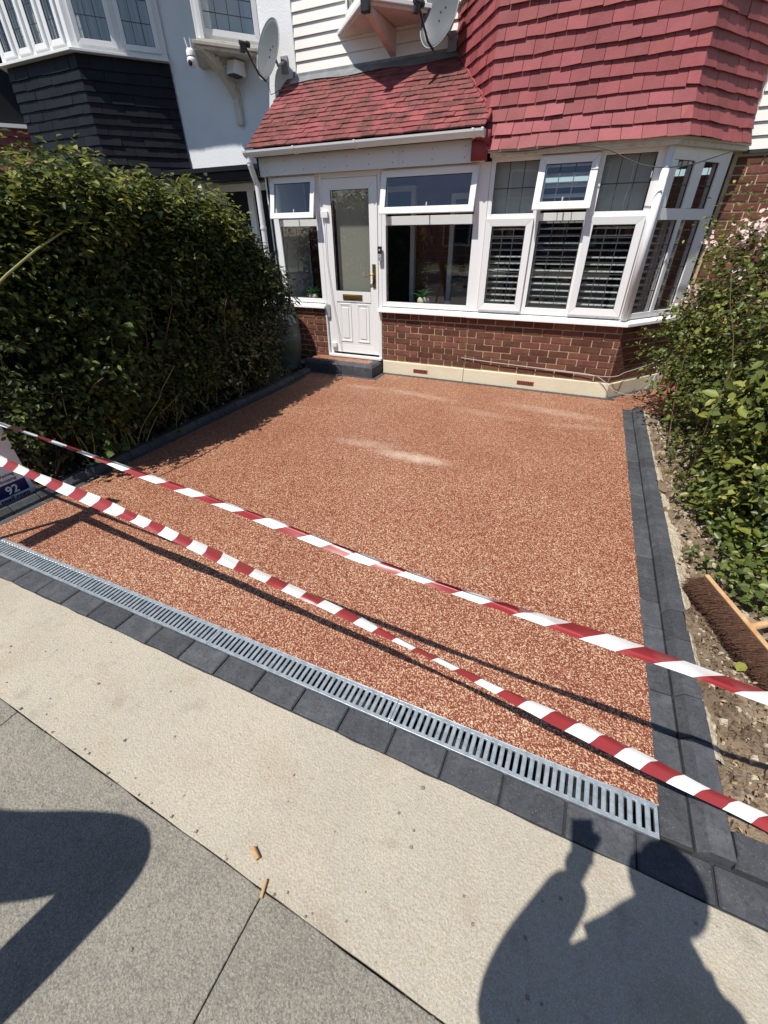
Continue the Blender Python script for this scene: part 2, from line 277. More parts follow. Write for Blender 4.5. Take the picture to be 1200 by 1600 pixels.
# driveway
KX = lambda y: .587 - .0163*(y-1.2)                        # inner edge of right-hand kerb
b = B(); b.poly([(-3.59,1.012,.003),(KX(1.0)+.01,1.012,.003),(KX(5.27)+.01,5.27,.003),(2.2,5.27,.003),(2.2,6.5,.003),(-3.8,6.5,.003),(-3.8,5.2,.003),(-3.59,5.2,.003)], [(0,1,2,3,4,5,6,7)])
b.build('driveway', 'resin', kind='structure')
b = B(); b.poly([(-9,1.012,-.004),(-3.5,1.012,-.004),(-3.5,6.6,-.004),(-9,6.6,-.004)], [(0,1,2,3)]); b.build('hedge_bed', 'bedsoil', kind='structure')
# right-hand soil bed: uneven ground
def soilz(x, y): return .028 + .02*math.sin(x*9+y*4)+.014*math.sin(y*13-x*7)+.012*math.sin(x*31+y*17)+.055*max(0,min(1,(x-.95)*1.6))
b = B(); nx, ny = 70, 130; x0, x1, y0, y1 = .77, 3.4, .97, 6.3
for j in range(ny+1):
    for i in range(nx+1):
        x = x0+(x1-x0)*(i/nx)**1.5; y = y0+(y1-y0)*j/ny
        xx = x if i else KX(y)+.185
        z = soilz(x,y) + random.gauss(0,.006)
        if y > 5.25: z = min(z, -.02 + .06*max(0, xx-1.1))
        b.v.append((xx, y, z))
for j in range(ny):
    for i in range(nx): q = j*(nx+1)+i; b.f.append((q,q+1,q+nx+2,q+nx+1)); b.m.append(0)
b.build('soil_bed', 'soil', kind='structure', smooth=True)
b = B(); n = 300; m = 7
for k in range(n+1):
    y = 1.25+3.98*k/n; w0 = .04+.055*(.5+.5*math.sin(y*2.3+1))+.02*mn0.noise(Vector((y*6,3,0)))+.012*mn0.noise(Vector((y*21,7,0)))
    for j in range(m+1):
        t = j/m; b.v.append((KX(y)+.196+w0*t, y, .05-.035*t**1.3-(.05 if j == m else 0)+.010*mn0.noise(Vector((t*3+5,y*17,0)))+.006*mn0.noise(Vector((t*9,y*50,0)))))
for k in range(n):
    for j in range(m): q = k*(m+1)+j; b.f.append((q,q+1,q+m+2,q+m+1)); b.m.append(0)
HAUNCH = b.build('mortar_haunching', 'haunch', smooth=True, kind='structure')
# ================================================================== EDGINGS
blk = [chamfer_box(.216,.117,.08,.006,'paving_block','block') for _ in range(1)]
EDG = thing('block_edging', (-1,.83,0), 'flat charcoal block edging along the front of the drain and pavement', 'edging')
b = B(); b.box(-6,.776,-.05,.735,.90,-.012); b.box(.735,.776,-.05,3.4,.985,-.012); b.build('bedding', 'blockjoint', EDG)
for k in range(-13, 29):
    cx = .297-.111-.222*k
    if cx > .62 and cx < .9: pass
    if cx > 3.2: continue
    o = link('block', blk[0], EDG, (cx, .8405+random.uniform(-.002,.002), -.038+random.uniform(-.0015,.0015))); o.rotation_euler = (random.uniform(-.006,.006), random.uniform(-.006,.006), random.uniform(-.008,.008))
KER = thing('kerb_edging', (.65,3.2,0), 'flat charcoal block course with raised charcoal kerb blocks along the right side of the driveway', 'kerb')
b = B(); b.hexa([(KX(.91)+.005,.91,-.05),(KX(.91)+.18,.91,-.05),(KX(5.27)+.18,5.26,-.05),(KX(5.27)+.005,5.26,-.05)], [(KX(.91)+.005,.91,-.008),(KX(.91)+.18,.91,-.008),(KX(5.27)+.18,5.26,-.008),(KX(5.27)+.005,5.26,-.008)]); b.build('bedding','blockjoint',KER)
fl = chamfer_box(.096,.196,.08,.005,'flat_block','block')
y = 1.015
while y < 5.25:
    o = link('flat_block', fl, KER, (KX(y)+.05, y+random.uniform(-.001,.001), -.035+random.uniform(-.001,.002))); o.rotation_euler = (0, random.uniform(-.01,.01), .0163+random.uniform(-.008,.008)); y += .2015
def kerbmesh(L, name='kerb_block'):
    b = B(); pr = [(-.05,-.06),(-.05,.018),(-.022,.052),(.046,.052),(.05,.047),(.05,-.06)]
    h = L/2-.0015; c = .004
    prs = lambda s, y: [(p[0]*s, y, (p[1]+.06)*s-.06) for p in pr]
    rings = [prs(.95,-h), prs(1,-h+c), prs(1,h-c), prs(.95,h)]
    n = len(pr)
    for r in rings: b.v += r
    for i in range(3):
        for k in range(n): b.f.append((i*n+k, i*n+(k+1)%n, (i+1)*n+(k+1)%n, (i+1)*n+k)); b.m.append(0)
    b.f += [tuple(range(n)), tuple(range(3*n,4*n))[::-1]]; b.m += [0,0]
    return b.mesh(name, 'block')
km = [kerbmesh(.2), kerbmesh(.125)]
y = .905
i = 0
while y < 5.22:
    L = .125 if i % 7 == 3 else .2
    o = link('kerb_block', km[L < .15], KER, (KX(y+L/2)+.15, y+L/2, random.uniform(-.002,.002))); o.rotation_euler = (0, random.uniform(-.012,.012), .0163+random.uniform(-.01,.01)); y += L+.002; i += 1
for k in range(6):                                          # kerb turning along the front of the bed
    o = link('kerb_block', km[0], KER, (.897+.202*k, .955, random.uniform(-.002,.002))); o.rotation_euler = (0, 0, math.pi/2+random.uniform(-.008,.008))
LKE = thing('kerb_edging', (-3.62,3.2,0), 'raised charcoal block kerb along the foot of the hedge on the left', 'kerb')
y = 1.03
while y < 5.2:
    o = link('kerb_block', km[0], LKE, (-3.625+random.uniform(-.002,.002), y+.1, .012+random.uniform(-.002,.002))); o.rotation_euler = (0, 0, math.pi+random.uniform(-.01,.01)); y += .202
b = B(); b.box(-3.70,1.02,-.05,-3.565,5.22,-.002); b.build('bedding','blockjoint',LKE)
b = B(); b.box(-3.498,1.02,-.05,-3.44,5.2,.006); 
for k in range(21): pass
fl2 = chamfer_box(.056,.196,.05,.004,'flat_block','block'); y = 1.12
while y < 5.1:
    link('flat_block', fl2, LKE, (-3.543, y, -.018+random.uniform(-.001,.001))); y += .202
# course of thin blocks along the foot of the house wall
WE = thing('wall_edging', (-1,5.64,0), 'narrow charcoal block strip between the gravel surface and the house wall', 'edging')
tb = chamfer_box(.196,.05,.05,.004,'flat_block','block')
x = -2.56
while x < .28: link('flat_block', tb, WE, (x+.1, 5.632+random.uniform(-.001,.001), -.014)); x += .2
ca, sa = math.cos(math.radians(52)), math.sin(math.radians(52))
for k in range(5):
    o = link('flat_block', tb, WE, (.36+ca*(.1+.2*k), 5.655+sa*(.1+.2*k), -.014)); o.rotation_euler = (0,0,math.radians(52))
for k in range(2):
    o = link('flat_block', tb, WE, (-2.575, 5.36+.1+.2*k-.02, -.014)); o.rotation_euler = (0,0,math.pi/2)
x = -3.75
while x < -2.6: link('flat_block', tb, WE, (x+.1, 5.315, -.014)); x += .2
# ================================================================== DRAIN
DR = thing('drainage_channel', (-1.5,.958,0), 'galvanised steel slotted drain channel across the front of the driveway', 'drain')
b = B(); b.box(-5.5,.902,-.11,.592,.906,-.004); b.box(-5.5,1.010,-.11,.592,1.014,-.004); b.box(-5.5,.902,-.12,.592,1.014,-.11); b.build('channel_body','dark',DR)
bar = B(); p = 8
def barmesh():
    b = B(); w = .0082
    prof = [(-w,-.008),(-w,-.001),(-w*.5,.0012),(w*.5,.0012),(w,-.001),(w,-.008)]
    ys = [-.043,-.039,.039,.043]
    for y in ys: b.v += [(x if abs(y) < .04 else x*1.5, y, z) for x, z in prof]
    n = 6
    for i in range(3):
        for k in range(n): b.f.append((i*n+k, i*n+(k+1)%n, (i+1)*n+(k+1)%n, (i+1)*n+k)); b.m.append(0)
    return b.mesh('grate_bar','steel')
bm_ = barmesh()
def grate(x0, x1):
    b = B()
    for ya, yb in ((.904,.9175),(.9985,1.012)): b.box(x0+.001,ya,-.012,x1-.001,yb,.0005)
    for xa, xb in ((x0+.001,x0+.013),(x1-.013,x1-.001)): b.box(xa,.9175,-.012,xb,.9985,.0005)
    b.box(x0+.001,.9,-.012,x1-.001,.904,.004); b.box(x0+.001,1.012,-.012,x1-.001,1.0155,.004)
    g = b.build('grate','steel',DR,bevel=.001)
    k = round((x1-x0-.02)/.0283); 
    for i in range(1, k): link('grate_bar', bm_, g, (x0+.005+(x1-x0-.010)*i/k, .958, .0))
gx = .592
for k in range(6): grate(gx-1.0, gx); gx -= 1.0
# ================================================================== HOUSE
H = thing('terraced_house', (-1.5,6.2,0), 'red tiled terraced house with white porch, bay window and brick base behind the driveway', 'house')
def wall(parent, name, m, pts_xy, z0, z1, th, kind=None):        # straight wall panel with thickness behind the line
    (xa,ya),(xb,yb) = pts_xy; d = Vector((xb-xa,yb-ya,0)); L = d.length; u = d/L; n = Vector((u.y,-u.x,0))
    return B().obox((xa,ya,0),u,Z_,n,0,z0,-th,L,z1,0).build(name, m, parent)
brk = chamfer_box(1,1,1,.02,'brick','brick')
def brickmesh(L): return chamfer_box(L,.10,.0625,.0035,'brick','brick')
BM = {'s':brickmesh(.214),'h':brickmesh(.1015),'q':brickmesh(.06)}
def bricks(parent, p0, ang, L, z0, ncourse, bond='stretcher', g=.0755):
    u = Vector((math.cos(ang), math.sin(ang), 0)); n = Vector((u.y,-u.x,0))
    for c in range(ncourse):
        s = 0.; i = c % 2; seq = []
        if bond == 'flemish': pat = ['s','h'] if c % 2 == 0 else ['h','s']; first = None if c%2==0 else 'q'
        else: pat = ['s']; first = 'h' if c % 2 else None
        k = 0
        if first: seq.append(first)
        while s < L+1: seq.append(pat[k%len(pat)]); k += 1; s += .11
        s = 0
        for t in seq:
            ln = {'s':.214,'h':.1015,'q':.06}[t]
            if s > L-.03: break
            e = min(ln, L-s); o = link('brick', BM[t], parent)
            ctr = Vector((p0[0],p0[1],0)) + u*(s+e/2) + n*(-.0465+random.uniform(-.0025,.0025)) + Z_*(z0+g*c+g/2+random.uniform(-.0015,.0015))
            o.location = ctr; o.rotation_euler = (random.uniform(-.01,.01), random.uniform(-.006,.006), ang+random.uniform(-.008,.008)); o.scale = (e/ln,1,random.uniform(.97,1.02))
            s += e+.0115
A52 = math.radians(52)
# low brick walls
w1 = wall(H,'porch_wall','mortar',[(-2.61,5.676),(-1.43,5.676)],0,.81,.2); bricks(w1,(-2.605,5.67),0,1.17,.19,8,'flemish',.0765)
w2 = wall(H,'porch_wall','mortar',[(-4.24,5.676),(-3.49,5.676)],0,.81,.2); bricks(w2,(-4.235,5.67),0,.74,.06,10,'flemish')
w3 = wall(H,'bay_wall','mortar',[(-1.42,5.676),(.325,5.676)],0,.81,.2); bricks(w3,(-1.415,5.67),0,1.735,.19,8,'stretcher',.0765)
w4 = wall(H,'bay_wall','mortar',[(.327,5.682),(.327+ca*1.03,5.682+sa*1.03)],0,.81,.2); bricks(w4,(.333,5.678),A52,1.0,.19,8,'stretcher',.0765)
w5 = wall(H,'main_wall','mortar',[(.93,6.506),(3.2,6.506)],0,2.33,.25); bricks(w5,(.97,6.5),0,.72,.85,19,'stretcher',.0765)
wall(H,'main_wall','interior',[(-4.2,8.9),(3.2,8.9)],0,2.33,.1)
b = B()
for r in range(30):
    for k in range(11):
        x0 = .97+.2255*k-(.11 if r%2 else 0)
        if r >= 11 and x0 < 1.66: continue
        b.box(max(x0,.97),6.4985,.01+.0765*r,min(x0+.214,3.2),6.52,.0725+.0765*r)
b.build('brick','brick',w5,kind='stuff')
# plinth
b = B(); b.box(-2.60,5.655,-.02,-1.425,5.70,.178); b.box(-1.421,5.655,-.02,.335,5.70,.178)
P0 = Vector((.338,5.655,0)); U52 = Vector((ca,sa,0)); N52 = Vector((sa,-ca,0))
b.obox(P0,U52,Z_,N52,0,-.02,-.05,1.04,.175,0)
b.build('plinth','plinth',H,bevel=.008)
for ax in (-2.03,-.61):
    b = B(); b.box(ax-.105,5.652,.055,ax+.105,5.662,.105)
    ab = b.build('air_brick','terracotta',H); b = B()
    for r in range(2):
        for k in range(9): b.box(ax-.093+k*.021,5.6495,.062+r*.02,ax-.081+k*.021,5.6525,.076+r*.02)
    b.build('vent_hole','dark',ab)
# sills
b = B(); b.hexa([(-2.66,5.60,.812),(-1.45,5.60,.812),(-1.45,5.75,.812),(-2.66,5.75,.812)],[(-2.66,5.605,.842),(-1.45,5.605,.842),(-1.45,5.75,.872),(-2.66,5.75,.872)])
c0 = (.362,5.60)
c1 = (.362+ca*.83,5.60+sa*.83)
b.build('sill','upvc',H,bevel=.004); b = B(); b.hexa([(-1.447,5.595,.810),(c0[0],5.595,.810),(.31,5.75,.810),(-1.447,5.75,.810)],[(-1.447,5.60,.842),(c0[0],5.60,.842),(.31,5.75,.872),(-1.447,5.75,.872)])
b.hexa([(c0[0]+.001,5.595,.810),(c0[0]+ca*1.0,5.595+sa*1.0,.810),(.31+ca*.9,5.75+sa*.9,.810),(.311,5.75,.810)],[(c0[0]+.001,5.60,.842),(c0[0]+ca*1.0,5.60+sa*1.0,.842),(.31+ca*.9,5.75+sa*.9,.872),(.311,5.75,.872)])
b.build('sill','upvc',H,bevel=.004); b = B(); b.hexa([(-4.26,5.61,.812),(-3.48,5.61,.812),(-3.48,5.75,.812),(-4.26,5.75,.812)],[(-4.26,5.615,.842),(-3.48,5.615,.842),(-3.48,5.75,.872),(-4.26,5.75,.872)])
b.build('sill','upvc',H,bevel=.004)
# ---- window kit
def rails(b, o, u, v, n, u0,u1,v0,v1, w, n0, n1, g=.0006):       # four mitred rails
    o,u,v,n = Vector(o),Vector(u),Vector(v),Vector(n); P = lambda a,c,d: o+a*u+c*v+d*n
    Q = [((u0,v0),(u1,v0),(u1-w,v0+w),(u0+w,v0+w)), ((u1,v0),(u1,v1),(u1-w,v1-w),(u1-w,v0+w)), ((u1,v1),(u0,v1),(u0+w,v1-w),(u1-w,v1-w)), ((u0,v1),(u0,v0),(u0+w,v0+w),(u0+w,v1-w))]
    for q in Q:
        cx = sum(a for a,_ in q)/4; cy = sum(c for _,c in q)/4
        q = [(a+(g if a<cx else -g)*.5, c+(g if c<cy else -g)*.5) for a,c in q]
        # outer face slopes in towards the glass
        b.hexa([P(*q[0],n0),P(*q[1],n0),P(*q[2],n0),P(*q[3],n0)],[P(*q[0],n1),P(*q[1],n1),P(*q[2],n1-.006),P(*q[3],n1-.006)])
def pane(parent, o,u,v,n,u0,u1,v0,v1, nn, lead=None, gasket=True):
    o_,u_,v_,n_ = Vector(o),Vector(u),Vector(v),Vector(n); b = B(); b.poly([o_+u_*a+v_*c+n_*nn for a,c in ((u0,v0),(u1,v0),(u1,v1),(u0,v1))],[(0,1,2,3)]); p = b.build('pane','glass',parent)
    if gasket:
        b = B(); rails(b,o,u,v,n,u0-.001,u1+.001,v0-.001,v1+.001,.006,nn-.008,nn+.007); b.build('gasket','rubber',parent)
    if lead:
        c, r = lead; b = B(); t = .0042
        for k in range(1,c): a = u0+(u1-u0)*k/c; b.obox(o,u,v,n,a-t,v0,nn+.0005,a+t,v1,nn+.003)
        for k in range(1,r): a = v0+(v1-v0)*k/r; b.obox(o,u,v,n,u0,a-t,nn+.0008,u1,a+t,nn+.0034)
        b.build('leading','leadbar',parent)
    return p
def sash(parent, o,u,v,n,u0,u1,v0,v1,w=.06,tilt=0,lead=None,n0=.002,th=.03):
    o,u,v,n = Vector(o),Vector(u),Vector(v),Vector(n)
    if tilt:
        o = o+v1*v+n0*n; t = math.radians(tilt); v2 = v*math.cos(t)-n*math.sin(t); n2 = n*math.cos(t)+v*math.sin(t); v0, v1 = v0-v1, 0; v,n = v2,n2; n0 = 0
    b = B(); rails(b,o,u,v,n,u0,u1,v0,v1,w,n0-.03 if not tilt else n0,n0+th); s = b.build('sash','upvc',parent,bevel=.003)
    pane(parent,o,u,v,n,u0+w,u1-w,v0+w,v1-w,n0+th-.018,lead)
    if tilt: B().obox(o,u,v,n,(u0+u1)/2-.006,v0+w*.5,-.03,(u0+u1)/2+.006,v0+w+.05,-.018).build('handle','upvc',parent)
    return o,u,v,n
FN = Vector((0,-1,0)); FO = Vector((0,5.69,0))
def bars(b, O,u,n, us, vs, u0,u1,v0,v1, d=.07):      # fixed frame: us = [(a,b)] posts, vs = [(a,b,ua,ub)] rails
    for a,c in us: b.obox(O,u,Z_,n,a,v0,-d,c,v1,0)
    for a,c,ua,ub in vs: b.obox(O,u,Z_,n,ua,a,-d+.002,ub,c,-.0015)
# porch side window
W = B(); bars(W,FO,X_,FN,[(-4.25,-4.12),(-3.545,-3.475)],[(.872,.925,-4.12,-3.545),(1.775,1.85,-4.12,-3.545),(2.275,2.31,-4.12,-3.545)],0,0,.872,2.31)
W = W.build('window','upvc',H,bevel=.003,label='narrow side window with open top light')
pane(W,FO,X_,Z_,FN,-4.12,-3.545,.925,1.775,-.03)
sash(W,FO,X_,Z_,FN,-4.165,-3.50,1.845,2.285,.062,14)
# big porch window
W = B(); bars(W,FO,X_,FN,[(-2.615,-2.56),(-1.475,-1.335)],[(.872,.93,-2.56,-1.475),(1.77,1.86,-2.56,-1.475),(2.27,2.31,-2.56,-1.475)],0,0,.872,2.31)
W = W.build('window','upvc',H,bevel=.003,label='wide porch window with open top light')
pane(W,FO,X_,Z_,FN,-2.56,-1.475,.93,1.77,-.03)
so_ = sash(W,FO,X_,Z_,FN,-2.59,-1.455,1.865,2.285,.066,14)
# bay front window
W = B(); bars(W,FO,X_,FN,[(-1.332,-1.285),(-.835,-.765),(-.31,-.23),(.21,.30)],
   [(.872,.94,-1.285,-.835),(1.79,1.855,-1.285,-.835),(.872,.945,-.765,-.31),(1.785,1.855,-.765,-.31),(.872,.94,-.23,.21),(1.79,1.855,-.23,.21)]+[(2.30,2.335,a,c) for a,c in ((-1.285,-.835),(-.765,-.31),(-.23,.21))],0,0,.872,2.335)
W = W.build('bay_window','upvc',H,bevel=.003,label='three light front of the bay with leaded panes')
sash(W,FO,X_,Z_,FN,-1.325,-.815,.90,1.815,.072,0,(3,7)); pane(W,FO,X_,Z_,FN,-1.285,-.835,1.855,2.30,-.02,(3,2))
pane(W,FO,X_,Z_,FN,-.765,-.31,.945,1.785,-.03,(3,7)); sash(W,FO,X_,Z_,FN,-.835,-.275,1.86,2.315,.068,15,(3,2))
sash(W,FO,X_,Z_,FN,-.285,.25,.90,1.815,.072,0,(3,7)); pane(W,FO,X_,Z_,FN,-.23,.21,1.855,2.30,-.02,(3,2))
b = B(); b.tube([(.305,5.668,.868),(.305,5.668,2.335)],.034,20); b.build('corner_post','upvc',H,smooth=True)
# bay side window
SO = Vector((.345,5.70,0))
W = B(); bars(W,SO,U52,N52,[(-.02,.028),(.35,.41),(.74,.90)],[(.872,.93,.028,.74),(1.775,1.87,.028,.74),(2.24,2.335,.028,.74)],0,0,.872,2.335)
W.obox(SO,U52,Z_,N52,.028,1.872,-.05,.095,2.238,-.002); W.obox(SO,U52,Z_,N52,.351,1.872,-.05,.50,2.238,.001)
W = W.build('bay_window','upvc',H,bevel=.003,label='side return of the bay with leaded panes')
pane(W,SO,U52,Z_,N52,.028,.35,.93,1.775,-.02,(3,4)); pane(W,SO,U52,Z_,N52,.41,.74,.93,1.775,-.02,(3,4))
pane(W,SO,U52,Z_,N52,.095,.351,1.87,2.24,-.02,(3,2)); pane(W,SO,U52,Z_,N52,.50,.74,1.87,2.24,-.02,(2,2))
# bay head and soffit
b = B(); b.prism([(-1.335,5.60,2.335),(.345,5.60,2.335),(1.02,6.47,2.335),(.90,6.5,2.335),(.25,5.78,2.335),(-1.335,5.78,2.335)],(0,0,.035)); 
b.prism([(-1.36,5.575,2.371),(.36,5.575,2.371),(1.035,6.45,2.371),(.9,6.5,2.371),(-1.36,6.5,2.371)],(0,0,.02)); b.build('soffit','cream',H)
# shutters inside the bay
def shutter(u0,u1,z0,z1,O,u,n,nl,tilt=25):
    fr = B(); rails(fr,O,u,Z_,n,u0,u1,z0,z1,.035,-.135,-.11); f = fr.build('shutter','greyblind',H)
    for k in range(nl):
        z = z0+.05+(z1-z0-.1)*(k+.5)/nl; t = math.radians(tilt); v = n*math.cos(t)+Z_*math.sin(t); m = -n*math.sin(t)+Z_*math.cos(t)
        B().obox(O+Z_*z-n*.122,u,v,m,u0+.037,-.03,-.004,u1-.037,.03,.004).build('louvre','louvre',f)
for a,c in ((-1.30,-.82),(-.79,-.29),(-.26,.24)): shutter(a,c,.91,1.80,FO,X_,FN,12,-8)
for a,c in ((.0,.36),(.38,.68)): shutter(a,c,.91,1.79,SO-N52*.02,U52,N52,12,-8)
b = B(); b.box(-1.30,5.80,1.84,-.83,5.815,2.32); b.box(-.24,5.80,1.84,.2,5.815,2.32); b.build('roller_blind','greyblind',H)
b = B()
for k in range(5): z = 1.9+.085*k; b.hexa([(-.8,5.79,z),(-.28,5.79,z),(-.28,5.83,z+.03),(-.8,5.83,z+.03)],[(-.8,5.79,z+.006),(-.28,5.79,z+.006),(-.28,5.83,z+.036),(-.8,5.83,z+.036)])
b.build('louvre','louvre',H)
# interior shells
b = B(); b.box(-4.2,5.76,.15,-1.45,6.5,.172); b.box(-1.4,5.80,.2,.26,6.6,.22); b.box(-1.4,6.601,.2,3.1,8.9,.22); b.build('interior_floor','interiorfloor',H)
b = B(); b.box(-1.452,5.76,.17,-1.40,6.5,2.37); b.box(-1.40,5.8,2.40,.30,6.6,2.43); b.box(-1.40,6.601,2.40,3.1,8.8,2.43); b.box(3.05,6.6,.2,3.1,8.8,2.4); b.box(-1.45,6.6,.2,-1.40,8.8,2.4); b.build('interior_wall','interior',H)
iw = wall(H,'porch_back_wall','farbrick',[(-4.2,6.5),(-1.45,6.5)],.17,3.3,.2)
b = B()
for r in range(26):
    for k in range(13):
        x0 = -4.18+.2135*k+(.107 if r%2 else 0)
        if x0+.2 < -1.47: b.box(x0,6.488,.18+.0765*r,x0+.203,6.502,.18+.0765*r+.066)
b.build('brick','brick',iw,kind='stuff')
b = B(); b.box(-2.52,6.42,.17,-2.46,6.49,2.2); b.box(-3.4,6.42,.17,-3.34,6.49,2.2); b.box(-3.34,6.42,2.14,-2.52,6.49,2.2); b.build('inner_door_frame','upvc',H)
b = B(); b.box(-3.34,6.45,.17,-2.52,6.487,2.14); b.build('inner_door','blacktile',H)
b = B(); rails(b,(0,6.47,0),X_,Z_,FN,-1.98,-1.50,.75,2.1,.06,-.02,.02); iwf = b.build('inner_window_frame','upvc',H); pane(iwf,(0,6.47,0),X_,Z_,FN,-1.92,-1.56,.81,2.04,-.0,(2,4),False)
b = B(); b.box(-1.9,6.478,.82,-1.57,6.487,2.03); b.build('inner_curtain','blacktile',iwf)
b = B(); b.box(-2.56,5.76,.84,-1.46,6.0,.868); b.box(-4.2,5.76,.84,-3.5,6.0,.868); b.build('window_board','interiorfloor',H)
# pendant lamp shade inside the porch
b = B(); b.lathe((-2.22,6.2,1.66),[(.10,0),(.06,.07),(.02,.09)],16); b.build('lamp_shade','terracotta',H,smooth=True)
# ---- front door
b = B(); bars(b,FO,X_,FN,[(-3.472,-3.425),(-2.665,-2.618)],[(2.255,2.31,-3.425,-2.665)],0,0,.172,2.31); D = b.build('front_door','upvc',H,bevel=.003)
b = B(); rails(b,FO,X_,Z_,FN,-3.422,-2.668,.235,2.252,.115,-.035,.012)
b.obox(FO,X_,Z_,FN,-3.308,.352,-.03,-2.782,1.035,.004); b.build('leaf','upvc',D,bevel=.003)
b = B(); b.obox(FO,X_,Z_,FN,-3.309,.905,.0,-2.781,1.036,.012)
for a,c in ((-3.275,-3.09),(-3.0,-2.815)):
    rails(b,FO,X_,Z_,FN,a,c,.39,.88,.03,.004,.013); b.obox(FO,X_,Z_,FN,a+.045,.435,.004,c-.045,.835,.012)
b.build('panel','upvc',D,bevel=.004)
pane(D,FO,X_,Z_,FN,-3.307,-2.783,1.037,2.137,.0)
b = B(); b.obox(FO,X_,Z_,FN,-3.205,.93,.012,-2.905,1.0,.02); b.obox(FO,X_,Z_,FN,-3.185,.942,.02,-2.925,.988,.025); b.build('letter_box','brass',D,bevel=.003)
b = B(); b.obox(FO,X_,Z_,FN,-2.745,1.09,.012,-2.70,1.36,.02); b.tube([(-2.722,5.66,1.25),(-2.722,5.635,1.25),(-2.74,5.625,1.245),(-2.84,5.625,1.215)],.010,8); b.build('handle','brass',D,smooth=False)
b = B()
vb = B()
vb_par = B(); vb_par.box(-3.31,5.79,2.13,-2.78,5.83,2.17); VB = vb_par.build('vertical_blind','upvc',H)
for k in range(17):
    x = -3.30+.0312*k; b = B(); b.hexa([(x,5.785,1.03),(x+.0215,5.802,1.03),(x+.021,5.804,1.03),(x,5.787,1.03)],[(x,5.785,2.14),(x+.0215,5.802,2.14),(x+.021,5.804,2.14),(x,5.787,2.14)]); b.build('blind_slat','blind',VB)
B().box(-3.31,5.83,1.0,-2.78,5.835,2.13).build('blind_backing','interior',H)
b = B(); b.box(-3.47,5.63,.175,-2.62,5.70,.205); b.box(-2.66,5.66,.2,-2.618,5.69,.81); b.box(-3.49,5.655,.18,-3.472,5.69,.87); b.build('door_sill','upvc',H,bevel=.003)
# bits screwed to the porch
b = B(); b.box(-3.505,5.66,.70,-3.42,5.675,.86); b.build('meter_box','greyplastic',H)
b = B(); b.box(-3.45,5.65,1.86,-3.35,5.678,1.93); b.box(-3.43,5.645,.30,-3.35,5.678,.36); b.build('cable_box','upvc',H,bevel=.004)
b = B(); b.tube([(-3.40,5.655,1.86),(-3.41,5.66,1.4),(-3.36,5.656,.9),(-3.29,5.655,.45),(-3.265,5.655,.235)],.004,6); b.build('cable','cablew',H)
DB = B(); DB.box(-2.655,5.642,1.40,-2.60,5.67,1.475); DB.box(-2.655,5.6425,1.475,-2.60,5.67,1.555,1); DB = DB.build('doorbell',['greyplastic','blackplastic'],H,bevel=.004)
b = B(); b.lathe((-2.628,5.642,1.515),[(.0,.004),(.012,.003),(.014,0)],12,axis=(0,-1,0)); b.lathe((-2.628,5.642,1.435),[(.0,.004),(.014,.003),(.017,0)],14,axis=(0,-1,0)); b.build('button','greyplastic',DB)
# ---- fascia, gutter, downpipe
b = B(); b.box(-4.28,5.585,2.305,-2.35,5.62,2.50); b.box(-2.348,5.586,2.305,-1.52,5.62,2.50); b.box(-4.281,5.585,2.305,-4.25,6.5,2.5); b.box(-4.28,5.62,2.311,-1.40,5.69,2.33); b.build('fascia','fascia',H,bevel=.002)
b = B()
for x in (-4.15,-3.87,-3.6,-3.3,-3.0,-2.72,-2.42,-2.3,-1.96,-1.6):
    for z in (2.35,2.44): b.lathe((x,5.585,z),[(.0,.003),(.006,.002),(.007,0)],8,axis=(0,-1,0))
b.build('screw','greyplastic',H)
GY, GZ, GR = 5.475, 2.545, .062
b = B(); n = 10; prof = [(GY+GR*math.cos(math.pi+math.pi*k/n), GZ+GR*math.sin(math.pi+math.pi*k/n)) for k in range(n+1)] + [(GY+(GR-.004)*math.cos(math.pi*2-math.pi*k/n), GZ+(GR-.004)*math.sin(math.pi*2-math.pi*k/n)) for k in range(n+1)]
b.prism([(-4.34,y,z) for y,z in prof],(2.95,0,0)); GU = b.build('gutter','fascia',H,smooth=False)
b = B()
for x in (-4.325,-3.62,-2.82,-1.50,-1.405):
    pr = [(GY+(GR+.006)*math.cos(math.pi+math.pi*k/n), GZ+(GR+.006)*math.sin(math.pi+math.pi*k/n)) for k in range(n+1)]
    for (ya,za),(yb,zb) in zip(pr,pr[1:]): b.hexa([(x,ya,za),(x+.022,ya,za),(x+.022,yb,zb),(x,yb,zb)],[(x,ya+.002,za+.004),(x+.022,ya+.002,za+.004),(x+.022,yb+.002,zb+.004),(x,yb+.002,zb+.004)])
    b.box(x,GY+.05,GZ-.03,x+.022,5.585,GZ+.0)
b.prism([(-1.392,GY+GR*1.05*math.cos(math.pi+math.pi*k/n),GZ+GR*1.05*math.sin(math.pi+math.pi*k/n)) for k in range(n+1)],(.012,0,0)); b.prism([(-4.345,GY+GR*1.05*math.cos(math.pi+math.pi*k/n),GZ+GR*1.05*math.sin(math.pi+math.pi*k/n)) for k in range(n+1)],(.012,0,0))
b.build('gutter_bracket','fascia',H)
b = B(); b.tube([(-4.30,GY,GZ-.04),(-4.30,GY,GZ-.13),(-4.30,5.52,GZ-.24),(-4.30,5.56,GZ-.33),(-4.30,5.56,.1)],.034,14); b.tube([(-4.30,GY,GZ-.05),(-4.30,GY,GZ-.11)],.040,14); b.tube([(-4.30,5.56,1.75),(-4.30,5.56,1.78)],.041,14); b.build('downpipe','fascia',H,smooth=False)
b = B(); b.box(-4.27,5.69,0,-4.22,6.5,2.31); b.build('porch_side','upvc',H)
